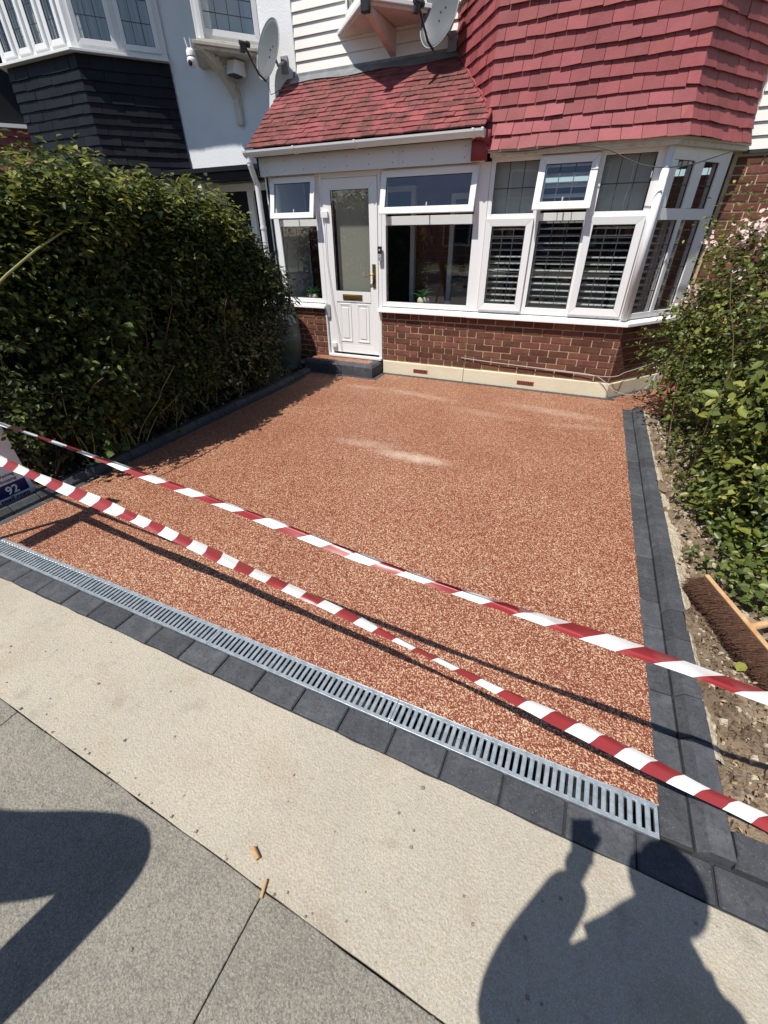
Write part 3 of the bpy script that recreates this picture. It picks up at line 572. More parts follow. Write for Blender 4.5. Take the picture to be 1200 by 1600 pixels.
# ---- porch roof
EY, EZ, TY, TZ = 5.46, 2.553, 6.49, 3.345
pit = math.atan2(TZ-EZ, TY-EY); SL = math.hypot(TZ-EZ, TY-EY); RX = lambda y: -1.385-.66*max(0,y-5.62)/.86
b = B(); dz = .035
b.poly([(-4.29,EY+.03,EZ-dz),(-1.40,EY+.03,EZ-dz),(-1.40,5.66,EZ-dz+.16),(-2.0,TY,TZ-dz),(-4.29,TY,TZ-dz),(-4.29,EY+.03,2.49),(-1.40,EY+.03,2.49),(-1.4,5.66,2.49),(-2.0,TY,2.49),(-4.29,TY,2.49)],[(0,1,2,3,4),(9,8,7,6,5),(0,5,6,1),(1,6,7,2),(2,7,8,3),(3,8,9,4),(4,9,5,0)]); RF = b.build('porch_roof','dark',H)
tm = []
for k in range(4):
    me = chamfer_box(.163,.155,.015,.002,'roof_tile','rooftile'); 
    for v in me.vertices: v.co.z += random.gauss(0,.0012)+(.0015 if v.co.x*(k-1.5)>0 else 0); v.co.y += random.gauss(0,.0012)
    tm.append(me)
NC = 15; g = SL/NC
for c in range(NC):
    s0 = g*c; x = -4.31 + (.0 if c%2 else -.083)
    while x < RX(EY+s0*math.cos(pit)):
        xa, xb = max(x+.001,-4.315), min(x+.164, RX(EY+(s0+.05)*math.cos(pit))+.01)
        if xb-xa > .02:
            o = link('roof_tile', random.choice(tm), RF); s = s0+.0775+random.gauss(0,.002); off = .012+random.gauss(0,.0015)
            o.location = ((xa+xb)/2, EY+s*math.cos(pit)-off*math.sin(pit), EZ+s*math.sin(pit)+off*math.cos(pit))
            o.rotation_euler = (pit-.11+random.gauss(0,.010), random.gauss(0,.006), random.gauss(0,.008)); o.scale = ((xb-xa)/.163,1,1)
        x += .1655
b = B(); n = 16                                                   # lead flashing dressed over the top course
for k in range(n):
    xa, xb = -4.2+2.25*k/n, -4.2+2.25*(k+1)/n; w_ = lambda x: .13+.02*math.sin(x*7)
    for (x, q) in (): pass
    P = lambda x,s,h: (x, TY-s*math.cos(pit)-h*math.sin(pit), TZ-s*math.sin(pit)+h*math.cos(pit))
    b.hexa([P(xa,w_(xa),.030),P(xb,w_(xb),.030),P(xb,0,.026),P(xa,0,.026)],[P(xa,w_(xa),.036),P(xb,w_(xb),.036),P(xb,0,.034),P(xa,0,.034)])
    b.hexa([(xa,6.465,TZ-.01),(xb,6.465,TZ-.01),(xb,6.49,TZ-.01),(xa,6.49,TZ-.01)],[(xa,6.478,TZ+.075),(xb,6.478,TZ+.075),(xb,6.49,TZ+.075),(xa,6.49,TZ+.075)])
b.build('flashing','lead',H,smooth=False)
b = B(); pts = []                                                 # red painted fillet where the roof meets the bay
for k in range(13):
    y = 5.50+.97*k/12; pts.append((RX(y)+.012+random.gauss(0,.003), y, EZ+(y-EY)*math.tan(pit)+.028+random.gauss(0,.002)))
b.tube(pts,.017,7); b.box(-1.52,5.53,2.31,-1.365,5.60,2.47); b.poly([(-1.5,5.50,2.48),(-1.34,5.50,2.46),(-1.34,5.56,2.40),(-1.5,5.57,2.47),(-1.5,5.52,2.56),(-1.34,5.52,2.54),(-1.34,5.58,2.55),(-1.5,5.58,2.56)],[(3,2,1,0),(4,5,6,7),(0,1,5,4),(1,2,6,5),(2,3,7,6),(3,0,4,7)]); b.build('valley_fillet','redcement',H,smooth=True)
# ---- tile hanging
def offset_poly(P, d):
    out = []; n = len(P)
    for i in range(n):
        ns = []
        if i > 0: e = (Vector(P[i])-Vector(P[i-1])).normalized(); ns.append(Vector((e.y,-e.x)))
        if i < n-1: e = (Vector(P[i+1])-Vector(P[i])).normalized(); ns.append(Vector((e.y,-e.x)))
        if len(ns) == 1: o = ns[0]*d
        else: m = (ns[0]+ns[1]).normalized(); o = m*(d/m.dot(ns[0]))
        out.append(Vector(P[i])+o)
    return out
def tilehang(parent, m, P, z0, gauge, nc, bell, tw, skip=lambda f,x,y,z: False, name='hanging_tile', lift=.027, th=.014):
    P = [Vector((p[0],p[1])) for p in P]
    for c in range(nc):
        zb = z0+gauge*c; zt = zb+gauge*1.25
        ob, ot = bell(zb)+lift, bell(zt)+.003
        Bo, To, Bi, Ti = offset_poly(P,ob), offset_poly(P,ot), offset_poly(P,ob-th), offset_poly(P,ot-th)
        for f in range(len(P)-1):
            L = (P[f+1]-P[f]).length; n = max(1,round(L/tw)); cuts = [k/n for k in range(n+1)] if c%2 == 0 else [0]+[(k+.5)/n for k in range(n)]+[1]
            cuts = [q if q in (0,1) else q+random.gauss(0,.003) for q in cuts]
            for a, e in zip(cuts, cuts[1:]):
                mid = Bo[f].lerp(Bo[f+1],(a+e)/2)
                if skip(f, mid.x, mid.y, zb): continue
                gp = .0022/L; a2 = a+(gp if a > 0 else 0); e2 = e-(gp if e < 1 else 0)
                dzl, dzr = random.gauss(0,.0036), random.gauss(0,.0036); j = random.gauss(0,.0035); nn = Vector(((P[f+1]-P[f]).y, -(P[f+1]-P[f]).x)).normalized()
                if a == 0: dzl = 0
                if e == 1: dzr = 0
                q = lambda R, t, z, k: (*(R[f].lerp(R[f+1],t)+nn*k), z)
                ja = 0 if a == 0 else j; je = 0 if e == 1 else j+random.gauss(0,.0012)
                b = B(); b.hexa([q(Bo,a2,zb+dzl,ja),q(Bo,e2,zb+dzr,je),q(Bi,e2,zb+dzr,je),q(Bi,a2,zb+dzl,ja)],[q(To,a2,zt,0),q(To,e2,zt,0),q(Ti,e2,zt,0),q(Ti,a2,zt,0)])
                b.build(name, m, parent)
BP = [(-2.02,6.49),(-1.375,5.64),(.355,5.64),(.945,6.49)]
bellf = lambda z: .075*max(0,1-(z-2.38)/.42)**1.6+.004
def bodyprism(parent, name, m, P, z0, z1): b = B(); b.prism([(x,y,z0) for x,y in P],(0,0,z1-z0)); return b.build(name, m, parent)
BAY = bodyprism(H,'tile_hung_bay','dark',BP,2.395,3.74)
rz = lambda y: EZ+(y-EY)*math.tan(pit)
tilehang(BAY,'redtile',BP,2.385,.111,12,bellf,.167,lambda f,x,y,z: f == 0 and z+.1 < rz(y)+.02)
# upper bay window band and roof above the picture
b = B(); P = offset_poly([Vector(p) for p in BP],.07); b.prism([(*p,3.745) for p in P],(0,0,.05)); b.build('upper_sill','upvc',H)
b = B(); P = offset_poly([Vector(p) for p in BP],-.03); b.prism([(*p,3.80) for p in P],(0,0,.25)); b.prism([(*p,4.95) for p in P],(0,0,.35))
for i,(p,q) in enumerate(zip(P,P[1:])):
    u = Vector((*(q-p),0)); L = u.length; u.normalize(); n_ = Vector((u.y,-u.x,0)); k = 4 if i == 1 else 2
    for j in range(k+1): a = L*j/k; b.obox((p.x,p.y,0),u,Z_,n_,a-.04,4.05,-.06,a+.04,4.95,0)
UB = b.build('upper_window_frame','upvc',H)
b = B(); P = offset_poly([Vector(p) for p in BP],-.06); b.prism([(*p,4.05) for p in P],(0,0,.9)); b.build('upper_pane','blacktile',H)
b = B(); b.box(-4.15,6.52,2.33,-1.0,6.8,5.5); b.box(-1.0,6.52,2.33,3.2,6.8,5.5); b.build('upper_wall','siding',H)
def siding(x0,x1,z0,z1):
    z = z0
    while z < z1:
        b = B(); b.hexa([(x0,6.474,z),(x1,6.474,z),(x1,6.52,z),(x0,6.52,z)],[(x0,6.490,z+.100),(x1,6.490,z+.100),(x1,6.52,z+.100),(x0,6.52,z+.100)]); b.hexa([(x0,6.498,z+.1),(x1,6.498,z+.1),(x1,6.52,z+.1),(x0,6.52,z+.1)],[(x0,6.498,z+.106),(x1,6.498,z+.106),(x1,6.52,z+.106),(x0,6.52,z+.106)])
        b.build('siding_board','siding',H,bevel=.0015); z += .1055
siding(-4.145,-1.95,TZ+.055,4.6); siding(.99,2.2,2.345,4.6)
b = B(); b.box(1.0,6.474,2.318,2.4,6.5,2.342); b.build('drip_trim','leadbar',H)
b = B(); b.box(-4.165,6.468,TZ+.02,-4.145,6.52,5.4); b.build('edge_trim','upvc',H)
b = B(); b.poly([(-4.15,6.25,5.35),(3.2,6.25,5.35),(3.2,9.5,7.6),(-4.15,9.5,7.6),(-4.15,6.25,5.45),(3.2,6.25,5.45),(3.2,9.5,7.75),(-4.15,9.5,7.75)],[(3,2,1,0),(4,5,6,7),(0,1,5,4),(1,2,6,5),(2,3,7,6),(3,0,4,7)]); b.build('main_roof','farroof',H)
# ---- triangular oriel windows
def oriel(parent, cx, hw, tipy, z0, wy, matwood, top=4.9):
    A, T, C_ = Vector((cx-hw,wy)), Vector((cx,tipy)), Vector((cx+hw,wy)); PL = [A,T,C_]
    b = B(); o1 = offset_poly(PL,.0); b.prism([(*p,z0) for p in o1],(0,0,.035)); o2 = offset_poly(PL,-.05); b.prism([(*p,z0+.0355) for p in o2],(0,0,.03)); OS = b.build('oriel_sill','upvc' if matwood != 'cream' else 'cream',parent,bevel=.004)
    b = B(); o3 = offset_poly(PL,-.03); b.prism([(*p,z0-.03) for p in o3],(0,0,.028)); b.build('oriel_soffit',matwood,parent)
    b = B()
    for i in range(2):
        p, q = o2[i], o2[i+1]; u = Vector((*(q-p),0)); L = u.length; u.normalize(); n_ = Vector((u.y,-u.x,0)); O = Vector((p.x,p.y,0))
        rails(b,O,u,Z_,n_,.02,L-.02,z0+.066,top,.055,-.10,-.05)
    F = b.build('oriel_frame','upvc',parent,bevel=.003)
    for i in range(2):
        p, q = o2[i], o2[i+1]; u = Vector((*(q-p),0)); L = u.length; u.normalize(); n_ = Vector((u.y,-u.x,0)); O = Vector((p.x,p.y,0))
        b = B(); rails(b,O,u,Z_,n_,.075,L-.08,z0+.11,top-.05,.06,-.08,-.035); b.build('sash','upvc',F,bevel=.003)
        pane(F,O,u,Z_,n_,.135,L-.14,z0+.17,top-.11,-.055,(4,7))
        b = B(); b.obox(O,u,Z_,n_,.1,z0+.07,-.22,L-.1,top,-.2); b.build('curtain','curtain',F)
    b = B(); b.prism([(*p,top) for p in PL],(0,0,.12)); b.build('oriel_head','upvc',parent)
oriel(H,-2.80,.73,5.76,3.665,6.48,'pinkboard')
b = B(); b.hexa([(-2.835,6.49,3.40),(-2.765,6.49,3.40),(-2.765,6.49,3.62),(-2.835,6.49,3.62)],[(-2.835,5.86,3.575),(-2.765,5.86,3.575),(-2.765,5.86,3.634),(-2.835,5.86,3.634)]); b.build('oriel_bracket','pinkboard',H)
b = B(); b.box(-2.845,5.735,3.565,-2.755,5.80,3.70); b.build('corner_cap','blackplastic',H,bevel=.01)
# ================================================================== NEIGHBOUR
NB = thing('rendered_house', (-6,6.2,0), 'white rendered house with a black tiled bay behind the left hedge', 'house')
b = B(); b.box(-9.0,6.5,0,-4.17,6.8,5.3); b.build('rendered_wall','render',NB)
NP = [(-9.15,6.49),(-8.46,5.60),(-6.99,5.60),(-6.26,6.49)]
nbell = lambda z: .045*max(0,1-(z-2.35)/.5)**1.5+.004
NBAY = bodyprism(NB,'tile_hung_bay','dark',NP,2.35,3.70)
tilehang(NBAY,'blacktile',NP,2.34,.112,12,nbell,.30,lift=.024,th=.016)
b = B(); P = offset_poly([Vector(p) for p in NP],.10); b.prism([(*p,3.715) for p in P],(0,0,.03)); b.build('bay_sill','upvc',NB,bevel=.004)
b = B(); P = offset_poly([Vector(p) for p in NP],.02); b.prism([(*p,5.0) for p in P],(0,0,.3)); b.build('bay_head','upvc',NB)
P = offset_poly([Vector(p) for p in NP],.03)
for i in (1,2):
    p, q = P[i], P[i+1]; u = Vector((*(q-p),0)); L = u.length; u.normalize(); n_ = Vector((u.y,-u.x,0)); O = Vector((p.x,p.y,0)); k = 4 if i == 1 else 2
    b = B(); b.obox(O,u,Z_,n_,0,3.746,-.07,L,3.81,0)
    for j in range(k+1): a = .05+(L-.1)*j/k; b.obox(O,u,Z_,n_,a-.05,3.81,-.07,a+.05,5.0,-.002)
    F = b.build('bay_window','upvc',NB,bevel=.003,label='front band of bay windows' if i == 1 else 'side return of bay windows')
    for j in range(k):
        a0, a1 = .05+(L-.1)*j/k, .05+(L-.1)*(j+1)/k; sash(F,O,u,Z_,n_,a0+.03,a1-.03,3.79,4.98,.06,0,(3,6) if i == 1 else (3,5),0)
    b = B()
    for j in range(26): a = .05+(L-.1)*j/26; b.obox(O,u,Z_,n_,a,3.8,-.26-.03*(j%2),a+(L-.1)/26,5.0,-.24-.03*(j%2))
    b.build('net_curtain','curtain',NB)
b = B(); b.prism([(*p,3.74) for p in offset_poly([Vector(p) for p in NP],-.45)],(0,0,1.2)); b.build('bay_room','interior',NB)
oriel(NB,-5.14,.60,5.78,3.63,6.5,'cream')
b = B(); n = 10                                                  # curved oriel bracket
for k in range(n):
    t0, t1 = k/n, (k+1)/n; f = lambda t: (6.48-.66*t**.0 if False else 6.49-.64*t, 3.02+.57*(t**.42)); (ya,za),(yb,zb) = f(t0),f(t1); th = .10
    b.hexa([(-5.185,ya,za),(-5.095,ya,za),(-5.095,yb,zb),(-5.185,yb,zb)],[(-5.185,ya,min(za+th*1.6,3.60)),(-5.095,ya,min(za+th*1.6,3.60)),(-5.095,yb,min(zb+th,3.602)),(-5.185,yb,min(zb+th,3.602))])
b.box(-5.19,6.44,2.98,-5.09,6.498,3.598); b.build('oriel_bracket','cream',NB,bevel=.006)
b = B(); b.hexa([(-6.15,5.86,2.42),(-4.42,5.86,2.42),(-4.42,6.49,2.44),(-6.15,6.49,2.44)],[(-6.15,5.86,2.475),(-4.42,5.86,2.475),(-4.42,6.49,2.52),(-6.15,6.49,2.52)]); b.box(-6.1,5.9,2.34,-4.45,5.93,2.42); b.box(-6.1,5.95,2.36,-4.45,6.48,2.42); b.build('canopy','blacktile',NB,bevel=.004)
b = B(); rails(b,(0,6.46,0),X_,Z_,FN,-5.75,-4.45,.2,2.33,.09,-.05,.03); b.obox((0,6.46,0),X_,Z_,FN,-5.2,.29,-.05,-5.1,2.24,.02); DF = b.build('door_frame','upvc',NB)
b = B(); b.box(-5.66,6.49,.29,-4.54,6.495,2.24); b.build('door_glass','blacktile',DF)
b = B(); b.box(-6.05,5.95,1.9,-6.0,6.0,2.36); b.box(-6.02,5.9,0,-5.95,5.97,2.3); b.build('canopy_post','blacktile',NB)
# deep tiled eaves of the neighbour, above the picture
b = B(); b.poly([(-12,5.22,5.43),(-5.70,5.22,5.43),(-5.70,9.5,8.0),(-12,9.5,8.0),(-12,5.22,5.51),(-5.70,5.22,5.51),(-5.70,9.5,8.1),(-12,9.5,8.1)],[(3,2,1,0),(4,5,6,7),(0,1,5,4),(1,2,6,5),(2,3,7,6),(3,0,4,7)]); EV = b.build('eaves','farroof',NB)
x = -8.0
while x < -5.8: B().box(x,5.19+random.uniform(-.006,.006),5.405,x+.15,5.4,5.44).build('eaves_tile','farroof',EV); x += .154
b = B(); b.poly([(-5.70,6.4,5.3),(-4.17,6.4,5.3),(-4.17,9.5,7.6),(-5.70,9.5,7.6),(-5.70,6.4,5.4),(-4.17,6.4,5.4),(-4.17,9.5,7.7),(-5.70,9.5,7.7)],[(3,2,1,0),(4,5,6,7),(0,1,5,4),(1,2,6,5),(2,3,7,6),(3,0,4,7)]); b.build('eaves','farroof',NB)
RH = thing('red_tiled_house', (-12,6.2,0), 'dark red tiled house glimpsed at the far left beyond the black bay', 'house')
b = B(); b.box(-16,6.5,0,-9.02,6.8,5.3); b.build('main_wall','farbrick',RH)
RP = [(-13.4,6.49),(-12.7,5.62),(-9.9,5.62),(-9.2,6.49)]
RB = bodyprism(RH,'tile_hung_bay','dark',RP,2.2,3.2); tilehang(RB,'redtile',RP,2.2,.112,9,nbell,.30,lambda f,x,y,z: f == 0)
b = B(); P = offset_poly([Vector(p) for p in RP],.08); b.prism([(*p,3.21) for p in P],(0,0,.05)); P = offset_poly([Vector(p) for p in RP],-.02); b.prism([(*p,4.6) for p in P],(0,0,.3)); b.build('window_frame','upvc',RH)
P = offset_poly([Vector(p) for p in RP],-.08); b = B(); b.prism([(*p,3.26) for p in P],(0,0,1.34)); b.build('window','blacktile',RH)
# ================================================================== STEP
ST = thing('door_step', (-3.15,5.5,0), 'door step of charcoal bullnose blocks round a gravel top before the white door', 'step')
b = B(); b.box(-3.70,5.38,-.02,-2.66,5.70,.150); b.build('core','blockjoint',ST)
b = B(); b.box(-3.68,5.43,.150,-2.70,5.70,.166); b.build('step_top','resin',ST)
def bull(L, name='step_block'):
    b = B(); pr = [(-.05,-.09),(-.05,.045),(-.02,.075),(.05,.078),(.05,-.09)]; h = L/2-.0012; n = 5
    for y in (-h,h): b.v += [(y,p[0],p[1]) for p in pr]
    for k in range(n): b.f.append((k,(k+1)%n,n+(k+1)%n,n+k)); b.m.append(0)
    b.f += [tuple(range(n)),tuple(range(n,2*n))[::-1]]; b.m += [0,0]; return b.mesh(name,'block')
sb = bull(.2)
for k in range(5):
    o = link('step_block', sb, ST, (-3.62+.2*k-.0, 5.385, .093+random.uniform(-.001,.001))); o.rotation_euler = (0,0,random.uniform(-.008,.008))
o = link('step_block', sb, ST, (-2.672, 5.56, .0925)); o.rotation_euler = (0,0,math.pi/2); o.scale = (1.2,1,1)
bcor = B(); bcor.hexa([(-2.72,5.335,0),(-2.622,5.335,0),(-2.622,5.438,0),(-2.72,5.438,0)],[(-2.72,5.336,.135),(-2.623,5.336,.135),(-2.623,5.438,.135),(-2.72,5.438,.135)]); bcor.hexa([(-2.72,5.336,.1352),(-2.623,5.336,.1352),(-2.623,5.438,.1352),(-2.72,5.438,.1352)],[(-2.72,5.364,.168),(-2.652,5.364,.168),(-2.652,5.438,.168),(-2.72,5.438,.168)]); bcor.build('step_block','block',ST)
# ================================================================== WALL CABLES
def cable(label, pts, r, m):
    P = [Vector(p) for p in pts]; out = []
    for i in range(len(P)-1):
        p0, p1, p2, p3 = P[max(i-1,0)], P[i], P[i+1], P[min(i+2,len(P)-1)]
        for k in range(8): t = k/8; out.append(.5*((2*p1)+(p2-p0)*t+(2*p0-5*p1+4*p2-p3)*t*t+(3*p1-p0-3*p2+p3)*t**3))
    out.append(P[-1]); o = B().tube(out,r,6).build('wall_cable',m,smooth=True); setp(o,label,'cable'); return o
cable('thin white cable sagging along the brick above the cream plinth', [(-1.45,5.655,.315),(-1.1,5.645,.30),(-.6,5.645,.285),(-.1,5.645,.275),(.2,5.63,.25),(.42,5.60,.12),(.62,5.72,.07),(.80,6.0,.13),(.86,6.22,.29)], .0045, 'cablew')
cable('second pale cable clipped to the brick side of the bay near the rose bush', [(-1.47,5.655,.315),(-.9,5.646,.292),(-.3,5.646,.272),(.31,5.64,.262),(.5,5.85,.285),(.75,6.17,.32),(.9,6.36,.36)], .004, 'cablew')
cable('dark cable looping across the top of the bay window under the red tiles', [(-1.34,5.60,2.38),(-1.0,5.565,2.36),(-.55,5.55,2.375),(-.25,5.545,2.33),(-.05,5.54,2.25),(.12,5.54,2.19),(.32,5.56,2.17),(.5,5.68,2.19),(.66,5.85,2.24),(.85,6.12,2.31)], .005, 'cabled')
# ================================================================== DISHES AND BOXES
def dish(loc, wallpt, label, n=(-.36,-.88,.30), rx=.25, rz=.29):
    D = thing('satellite_dish', wallpt, label, 'satellite dish', 'satellite dishes on the house fronts')
    n = Vector(n).normalized(); u = n.cross(Z_).normalized(); v = u.cross(n); c = Vector(loc); b = B(); N = 36; R = 7
    P = lambda r,t: c+u*(rx*r*math.cos(t))+v*(rz*r*math.sin(t))+n*(-.055*(1-r*r))
    for sgn in (0,1):
        base = len(b.v)
        for i in range(R+1):
            for k in range(N): b.v.append(tuple(P(max(i/R,.001),2*math.pi*k/N)-n*(.006*sgn)))
        for i in range(R):
            for k in range(N): q = base+i*N; b.f.append((q+k,q+(k+1)%N,q+N+(k+1)%N,q+N+k)); b.m.append(0)
    for k in range(N): q = R*N; q2 = (R+1)*N+R*N; b.f.append((q+k,q+(k+1)%N,q2+(k+1)%N,q2+k)); b.m.append(0)
    b.build('reflector','dish',D,smooth=True)
    b = B(); b.tube([P(1,2*math.pi*k/36)-n*.002 for k in range(37)],.006,6); b.build('rim','greyplastic',D,smooth=True)
    foot = c-v*(rz+.01)-n*.02; lnb = c+n*.31-v*.10
    b = B(); b.tube([foot,foot+n*.1+v*.02,lnb],.012,8); b.build('arm','blackplastic',D)
    a = (c-lnb).normalized(); b = B(); b.tube([lnb-a*.05,lnb+a*.05],.022,12); b.tube([lnb+a*.045,lnb+a*.075],.03,12); b.obox(lnb,u,v,a,-.016,-.085,-.035,.016,.0,.03); b.build('receiver','blackplastic',D)
    bk_ = c-n*.075; wp = Vector(wallpt)
    b = B(); b.tube([bk_,bk_-n*.06-Z_*.08,wp+Vector((0,-.03,.02))],.016,8); b.box(wp.x-.05,wp.y-.02,wp.z-.08,wp.x+.05,wp.y-.002,wp.z+.08); b.obox(bk_,u,v,n,-.05,-.06,-.01,.05,.06,.02); b.build('bracket','greyplastic',D)
    b = B()
    for a_, e in ((.03,.03),(-.03,.05),(.03,-.04)): b.lathe(c+u*a_+v*e-n*.05,[(0,.006),(.008,.004),(.009,0)],8,axis=n)
    b.build('bolt','blackplastic',D)
    b = B(); b.tube([foot-n*.02,foot-n*.05-Z_*.1,wp+Vector((.02,-.03,-.2)),wp+Vector((.01,-.01,-.35))],.004,6); b.build('cable','cabled',D)
dish((-4.37,6.22,3.585),(-4.32,6.498,3.50),'grey satellite dish on the white rendered wall beside the porch roof')
dish((-2.15,6.17,3.60),(-2.08,6.46,3.44),'grey satellite dish above the porch roof next to the red tiled bay')
CC = thing('security_camera',(-5.22,5.80,3.60),'white dome security camera under the tip of the oriel window sill','camera')
b = B(); b.lathe((-5.215,5.80,3.48),[(0,-.055),(.03,-.05),(.05,-.025),(.056,.01),(.05,.035),(.03,.05)],18); b.build('dome','upvc',CC,smooth=True)
b = B(); b.lathe((-5.215,5.80,3.54),[(.05,-.012),(.05,.03),(.035,.055),(.0,.06)],18); b.build('housing','upvc',CC,smooth=True)
b = B(); b.lathe((-5.205,5.752,3.462),[(0,.008),(.02,.006),(.028,0)],14,axis=(.2,-1,-.3)); b.build('lens','blackplastic',CC,smooth=True)
b = B(); b.tube([(-5.245,5.80,3.59),(-5.262,5.79,3.69)],.006,6); b.tube([(-5.19,5.80,3.59),(-5.18,5.79,3.68)],.006,6); b.build('antenna','upvc',CC)
FB = thing('alarm_box',(-5.0,6.45,3.45),'small white box with a dark underside fixed to the wall under the oriel sill','box')
b = B(); b.hexa([(-5.06,6.22,3.44),(-4.93,6.22,3.44),(-4.93,6.47,3.44),(-5.06,6.47,3.44)],[(-5.06,6.27,3.575),(-4.93,6.27,3.575),(-4.93,6.47,3.59),(-5.06,6.47,3.59)]); b.build('casing','upvc',FB,bevel=.008)
b = B(); b.box(-5.045,6.235,3.425,-4.945,6.40,3.439); b.build('base','blackplastic',FB)
# ================================================================== WATER BUTT
WB = thing('water_butt',(-4.06,5.36,0),'grey green plastic water butt standing by the porch at the end of the hedge','barrel')
b = B(); b.lathe((-4.06,5.36,.0),[(0,0),(.195,.0),(.205,.03),(.232,.22),(.238,.225),(.238,.245),(.245,.25),(.252,.42),(.256,.425),(.256,.445),(.250,.45),(.240,.62),(.244,.625),(.244,.645),(.236,.65),(.205,.82),(.2,.84)],40); b.build('barrel','butt',WB,smooth=True)
b = B(); b.lathe((-4.06,5.36,.0),[(.208,.835),(.212,.86),(.2,.875),(.06,.885),(.0,.885)],32); b.build('lid','butt',WB,smooth=True)
# ================================================================== POT PLANTS IN THE PORCH
def fernpot(x, y, z, label, s=1):
    F = thing('potted_fern',(x,y,z),label,'plant'); b = B(); b.lathe((x,y,z),[(0,0),(.05*s,0),(.07*s,.04*s),(.07*s,.07*s),(.052*s,.10*s),(.045*s,.10*s),(0,.09*s)],20); b.build('pot','plinth',F,smooth=True)
    V, Fc, T = [], [], []
    for k in range(13):
        a = random.uniform(0,6.28); l = random.uniform(.13,.22)*s; e = random.uniform(.5,1.25)
        for i in range(9):
            t = (i+1)/9; p = Vector((x,y,z+.1*s))+Vector((math.cos(a)*l*t*math.cos(e),math.sin(a)*l*t*math.cos(e),l*t*math.sin(e)-.09*s*t*t)); 
            for sd in (-1,1):
                w_ = Vector((-math.sin(a)*sd,math.cos(a)*sd,-.2))*(.055*s*(1-t*.8)); d = Vector((math.cos(a),math.sin(a),.1))*.014*s; q = len(V)
                V += [tuple(p),tuple(p+w_*.5+d),tuple(p+w_),tuple(p+w_*.5-d)]; Fc.append((q,q+1,q+2,q+3)); T += [random.random()]*4
    me = bpy.data.meshes.new('fronds'); me.from_pydata(V,[],Fc); me.materials.append(Mt['lf_fern']); at = me.attributes.new('tint','FLOAT','POINT'); at.data.foreach_set('value',T); link('fronds',me,F)
fernpot(-2.10,5.87,.87,'small fern in a pale round pot inside the wide porch window',1.15)
fernpot(-3.80,5.87,.87,'small fern in a pale round pot inside the narrow porch side window',.95)
# ================================================================== FOLIAGE
def leaves(name, m, pts, nrm, size, parent=None, asp=.5, tint=None, fold=.35, droop=.0, label=None, axis=None):
    """pts Nx3, nrm Nx3 (facing), size N : folded two-quad leaves"""
    n = len(pts); nrm = nrm/np.maximum(np.linalg.norm(nrm,axis=1,keepdims=True),1e-6)
    ax = rng.normal(size=(n,3)) if axis is None else axis+rng.normal(size=(n,3))*.35
    ax[:,2] -= droop; ax -= nrm*(ax*nrm).sum(1,keepdims=True); ax /= np.maximum(np.linalg.norm(ax,axis=1,keepdims=True),1e-6)
    sd = np.cross(nrm,ax); s = size[:,None]; w = s*asp*.5; fo = fold*(.6+.8*rng.random((n,1)))
    curl = -.12*s*rng.random((n,1))
    V = np.stack([pts, pts+ax*s*.33+sd*w+nrm*w*fo, pts+ax*s*.70+sd*w*.78+nrm*(w*fo*.8+curl*.5), pts+ax*s+nrm*curl, pts+ax*s*.70-sd*w*.78+nrm*(w*fo*.8+curl*.5), pts+ax*s*.33-sd*w+nrm*w*fo],1).reshape(-1,3)
    k = np.arange(n)[:,None]*6
    F = np.concatenate([k+np.array([0,1,2,3]), k+np.array([0,3,4,5])],1).reshape(-1,4)
    me = bpy.data.meshes.new(name); me.vertices.add(n*6); me.vertices.foreach_set('co',V.astype(np.float32).ravel())
    me.loops.add(n*8); me.loops.foreach_set('vertex_index',F.astype(np.int32).ravel()); me.polygons.add(n*2); me.polygons.foreach_set('loop_start',np.arange(0,n*8,4,dtype=np.int32)); me.polygons.foreach_set('loop_total',np.full(n*2,4,np.int32))
    me.update(calc_edges=True); me.materials.append(Mt[m])
    t = rng.random(n) if tint is None else tint
    at = me.attributes.new('tint','FLOAT','POINT'); at.data.foreach_set('value',np.repeat(t,6).astype(np.float32))
    o = link(name, me, parent); o['kind'] = 'stuff'
    if label: o['label'] = label
    return o
def twigs(centres, outn, nper, spread, step):
    """leaf positions strung along short twigs that start at centres and head outwards"""
    n = len(centres); d = outn+rng.normal(size=(n,3))*spread; d[:,2] += .25; d /= np.linalg.norm(d,axis=1,keepdims=True)
    t = (np.arange(nper)+.3)[None,:,None]*step*(.7+.6*rng.random((n,1,1)))
    P = centres[:,None,:]+d[:,None,:]*t+rng.normal(size=(n,nper,3))*step*.35
    N = outn[:,None,:]*.5+np.array([0,0,.75])+rng.normal(size=(n,nper,3))*.55
    A = np.repeat(d[:,None,:],nper,1)+rng.normal(size=(n,nper,3))*.8
    return P.reshape(-1,3), N.reshape(-1,3), A.reshape(-1,3), np.repeat(d,nper,0)
def canes(name, m, parent, segs, r0, r1=None, label=None):
    b = B()
    for pts in segs: k = len(pts); b.tube(pts,[r0+((r1 or r0*.4)-r0)*i/(k-1) for i in range(k)],5)
    return b.build(name,m,parent,label=label,smooth=True)
def wander(p, d, L, n, wob=.25, lift=0):
    p = Vector(p); d = Vector(d).normalized(); out = [p.copy()]
    for i in range(n): d = (d+Vector((random.gauss(0,wob),random.gauss(0,wob),random.gauss(0,wob)+lift))*.5).normalized(); p = p+d*(L/n); out.append(p.copy())
    return out
from mathutils import noise as mn
def bumpy(P, sc, amp): return np.array([mn.noise(Vector(p)*sc)*amp for p in P])
